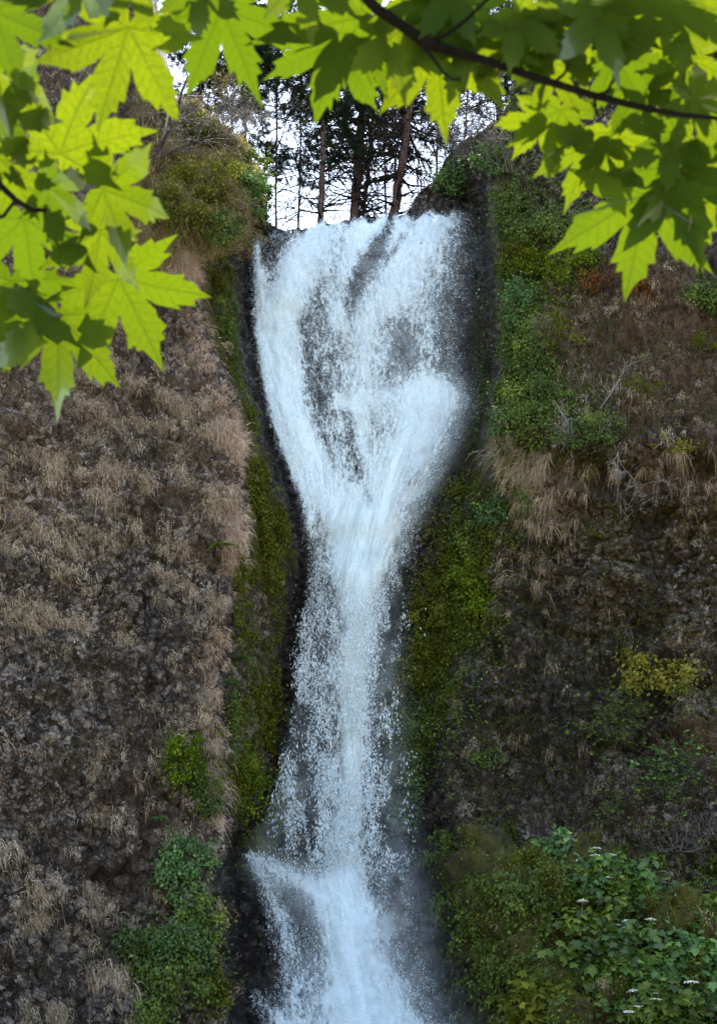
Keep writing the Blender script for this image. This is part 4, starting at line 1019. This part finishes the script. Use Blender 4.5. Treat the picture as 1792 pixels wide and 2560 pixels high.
# ---- dark main branch at the right
rootR = empty('maple_branch', A_(880, -40, 2.5), 'thick dark maple branch slanting down across the upper right', 'branch', 'maple branches in the foreground')
tube_obj('branch', [([A_(860, -60, 2.5), A_(940, 20, 2.5), A_(1030, 82, 2.5), A_(1062, 105, 2.5), A_(1130, 128, 2.5), A_(1210, 150, 2.5), A_(1340, 195, 2.5), A_(1480, 238, 2.5), A_(1600, 268, 2.5), A_(1700, 287, 2.5), A_(1840, 300, 2.5)],
                     [.0100, .0094, .0094, .0110, .0080, .0070, .0066, .0064, .0056, .0044, .003])], M_BRANCH, rootR, 10)
branch_set('twig', [([A_(1070, 106, 2.5), A_(1120, 85, 2.49), A_(1170, 45, 2.48), A_(1230, -15, 2.47), A_(1280, -80, 2.45)], [.0042, .0038, .0034, .003, .003]),
                  ([A_(1052, 105, 2.5), A_(1082, 145, 2.48), A_(1108, 182, 2.46), A_(1130, 199, 2.45), A_(1150, 198, 2.44)], [.0036, .0030, .0026, .0024, .0030]),
                  ([A_(1385, 205, 2.5), A_(1410, 185, 2.48), A_(1420, 160, 2.46)], [.003, .0026, .002]), ([A_(1500, 240, 2.5), A_(1520, 225, 2.48), A_(1530, 200, 2.46)], [.0035, .003, .002]),
                  ([A_(1485, 240, 2.5), A_(1488, 275, 2.48), A_(1500, 300, 2.46)], [.003, .0026, .002])], rootR, 7)
LR = [(998, 80, 95, 165, 2.55, A_(1030, 82, 2.5)), (1090, 118, 82, 195, 2.55, A_(1062, 105, 2.5)), (1180, 108, 66, 150, 2.58, None), (915, 85, 90, 150, 2.6, None), (940, 40, 120, 130, 2.65, None),
 (1290, 80, 78, 150, 2.56, None), (1290, 30, 45, 140, 2.6, None), (1150, 20, 130, 165, 2.6, A_(1200, 30, 2.48)), (1040, -20, 90, 140, 2.62, None), (1130, -40, 70, 150, 2.65, None), (1230, 20, 60, 160, 2.66, None),
 (1360, 60, 90, 160, 2.62, None), (1420, 40, 75, 170, 2.64, None), (1500, 20, 80, 170, 2.62, None), (1580, 10, 95, 170, 2.6, None), (1660, 10, 80, 180, 2.62, None), (1740, 0, 100, 170, 2.6, None), (1380, 160, 60, 120, 2.55, None),
 (1450, 130, 100, 130, 2.58, None), (1540, 140, 60, 140, 2.56, None), (1620, 130, 110, 150, 2.6, None), (1700, 140, 70, 140, 2.6, None), (1780, 120, 110, 150, 2.58, None), (1735, 250, -42, 112, 2.42, A_(1690, 285, 2.5)),
 (1735, 255, 60, 120, 2.45, None), (1400, 275, 100, 145, 2.5, None), (1355, 300, 118, 115, 2.55, None), (1440, 325, 78, 130, 2.52, None), (1380, 230, 95, 130, 2.56, None), (1330, 270, 120, 100, 2.6, None),
 (1480, 362, 108, 155, 2.45, A_(1500, 300, 2.46)), (1520, 330, 70, 130, 2.5, None), (1611, 488, 98, 225, 2.35, A_(1670, 380, 2.45)), (1612, 490, 60, 190, 2.4, None), (1690, 418, 72, 220, 2.4, A_(1730, 320, 2.5)), (1685, 335, 150, 140, 2.46, None),
 (1655, 400, 160, 120, 2.5, None), (1770, 400, 95, 220, 2.45, None), (1560, 300, 90, 150, 2.52, None), (1700, 300, 80, 150, 2.55, None), (1790, 300, 110, 160, 2.52, None),
 (1470, 270, 60, 130, 2.55, None), (1560, 380, 130, 110, 2.52, None), (1600, 220, 70, 130, 2.64, None), (1680, 210, 160, 130, 2.62, None),
 (1380, 330, 70, 95, 2.6, None), (1640, 440, 190, 150, 2.42, None), (1720, 480, 50, 150, 2.45, None), (1300, 150, 60, 100, 2.66, None)]
for l in sorted(LR, key=lambda q: (q[5] is None)):
    if fits(l, .66): add_leaf(rootR, *l[:4], 2.5 + .00045 * l[1] + .45 * (l[4] - 2.55) + rng.normal(0, .02), node=l[5])
for k in range(3):  # unseen leaves added above the frame to cast shadows on those below
    add_leaf(rootR, rng.uniform(950, 1750), rng.uniform(-700, -200), rng.uniform(40, 140), rng.uniform(130, 190), rng.uniform(2.7, 3.15), tilt=rng.normal(0, .35, 2))

# ------------------------------------------------------------------ light, sky, camera
EL, AZ = R(61), R(-3)                                            # sun above and behind the cliff
sd = Vector((math.sin(AZ) * math.cos(EL), math.cos(AZ) * math.cos(EL), math.sin(EL)))
s = bpy.data.lights.new('sun', 'SUN'); s.energy = 4.8; s.angle = R(.5); s.color = (1., .95, .86)
so = bpy.data.objects.new('sun', s); COL.objects.link(so); so.rotation_euler = sd.to_track_quat('Z', 'Y').to_euler()
w = bpy.data.worlds.new('World'); SC.world = w; w.use_nodes = True; nt = w.node_tree; nt.nodes.clear()
sky = nt.nodes.new('ShaderNodeTexSky'); sky.sky_type = 'NISHITA'; sky.sun_disc = False; sky.sun_elevation = EL; sky.sun_rotation = AZ
sky.air_density = 1.0; sky.dust_density = .6; sky.ozone_density = .25
hs = nt.nodes.new('ShaderNodeHueSaturation'); hs.inputs['Saturation'].default_value = .8
bg = nt.nodes.new('ShaderNodeBackground'); bg.inputs[1].default_value = .13; wo = nt.nodes.new('ShaderNodeOutputWorld')
nt.links.new(sky.outputs[0], hs.inputs['Color']); nt.links.new(hs.outputs[0], bg.inputs[0]); nt.links.new(bg.outputs[0], wo.inputs[0])
cam = bpy.data.cameras.new('camera'); co = bpy.data.objects.new('camera', cam); COL.objects.link(co); SC.camera = co
co.location = CAM; co.rotation_euler = (math.pi / 2 + PITCH, 0, 0)
cam.sensor_fit = 'VERTICAL'; cam.sensor_height = 36; cam.lens = F / 2560 * 36; cam.clip_end = 3000; cam.clip_start = .05
cam.dof.use_dof = True; cam.dof.focus_distance = 50; cam.dof.aperture_fstop = 8
vs = SC.view_settings; vs.view_transform = 'Standard'; vs.look = 'None'; vs.gamma = 1; vs.exposure = 2.55
SC.cycles.transparent_max_bounces = 24; SC.cycles.max_bounces = 6; SC.cycles.diffuse_bounces = 3; SC.cycles.transmission_bounces = 4
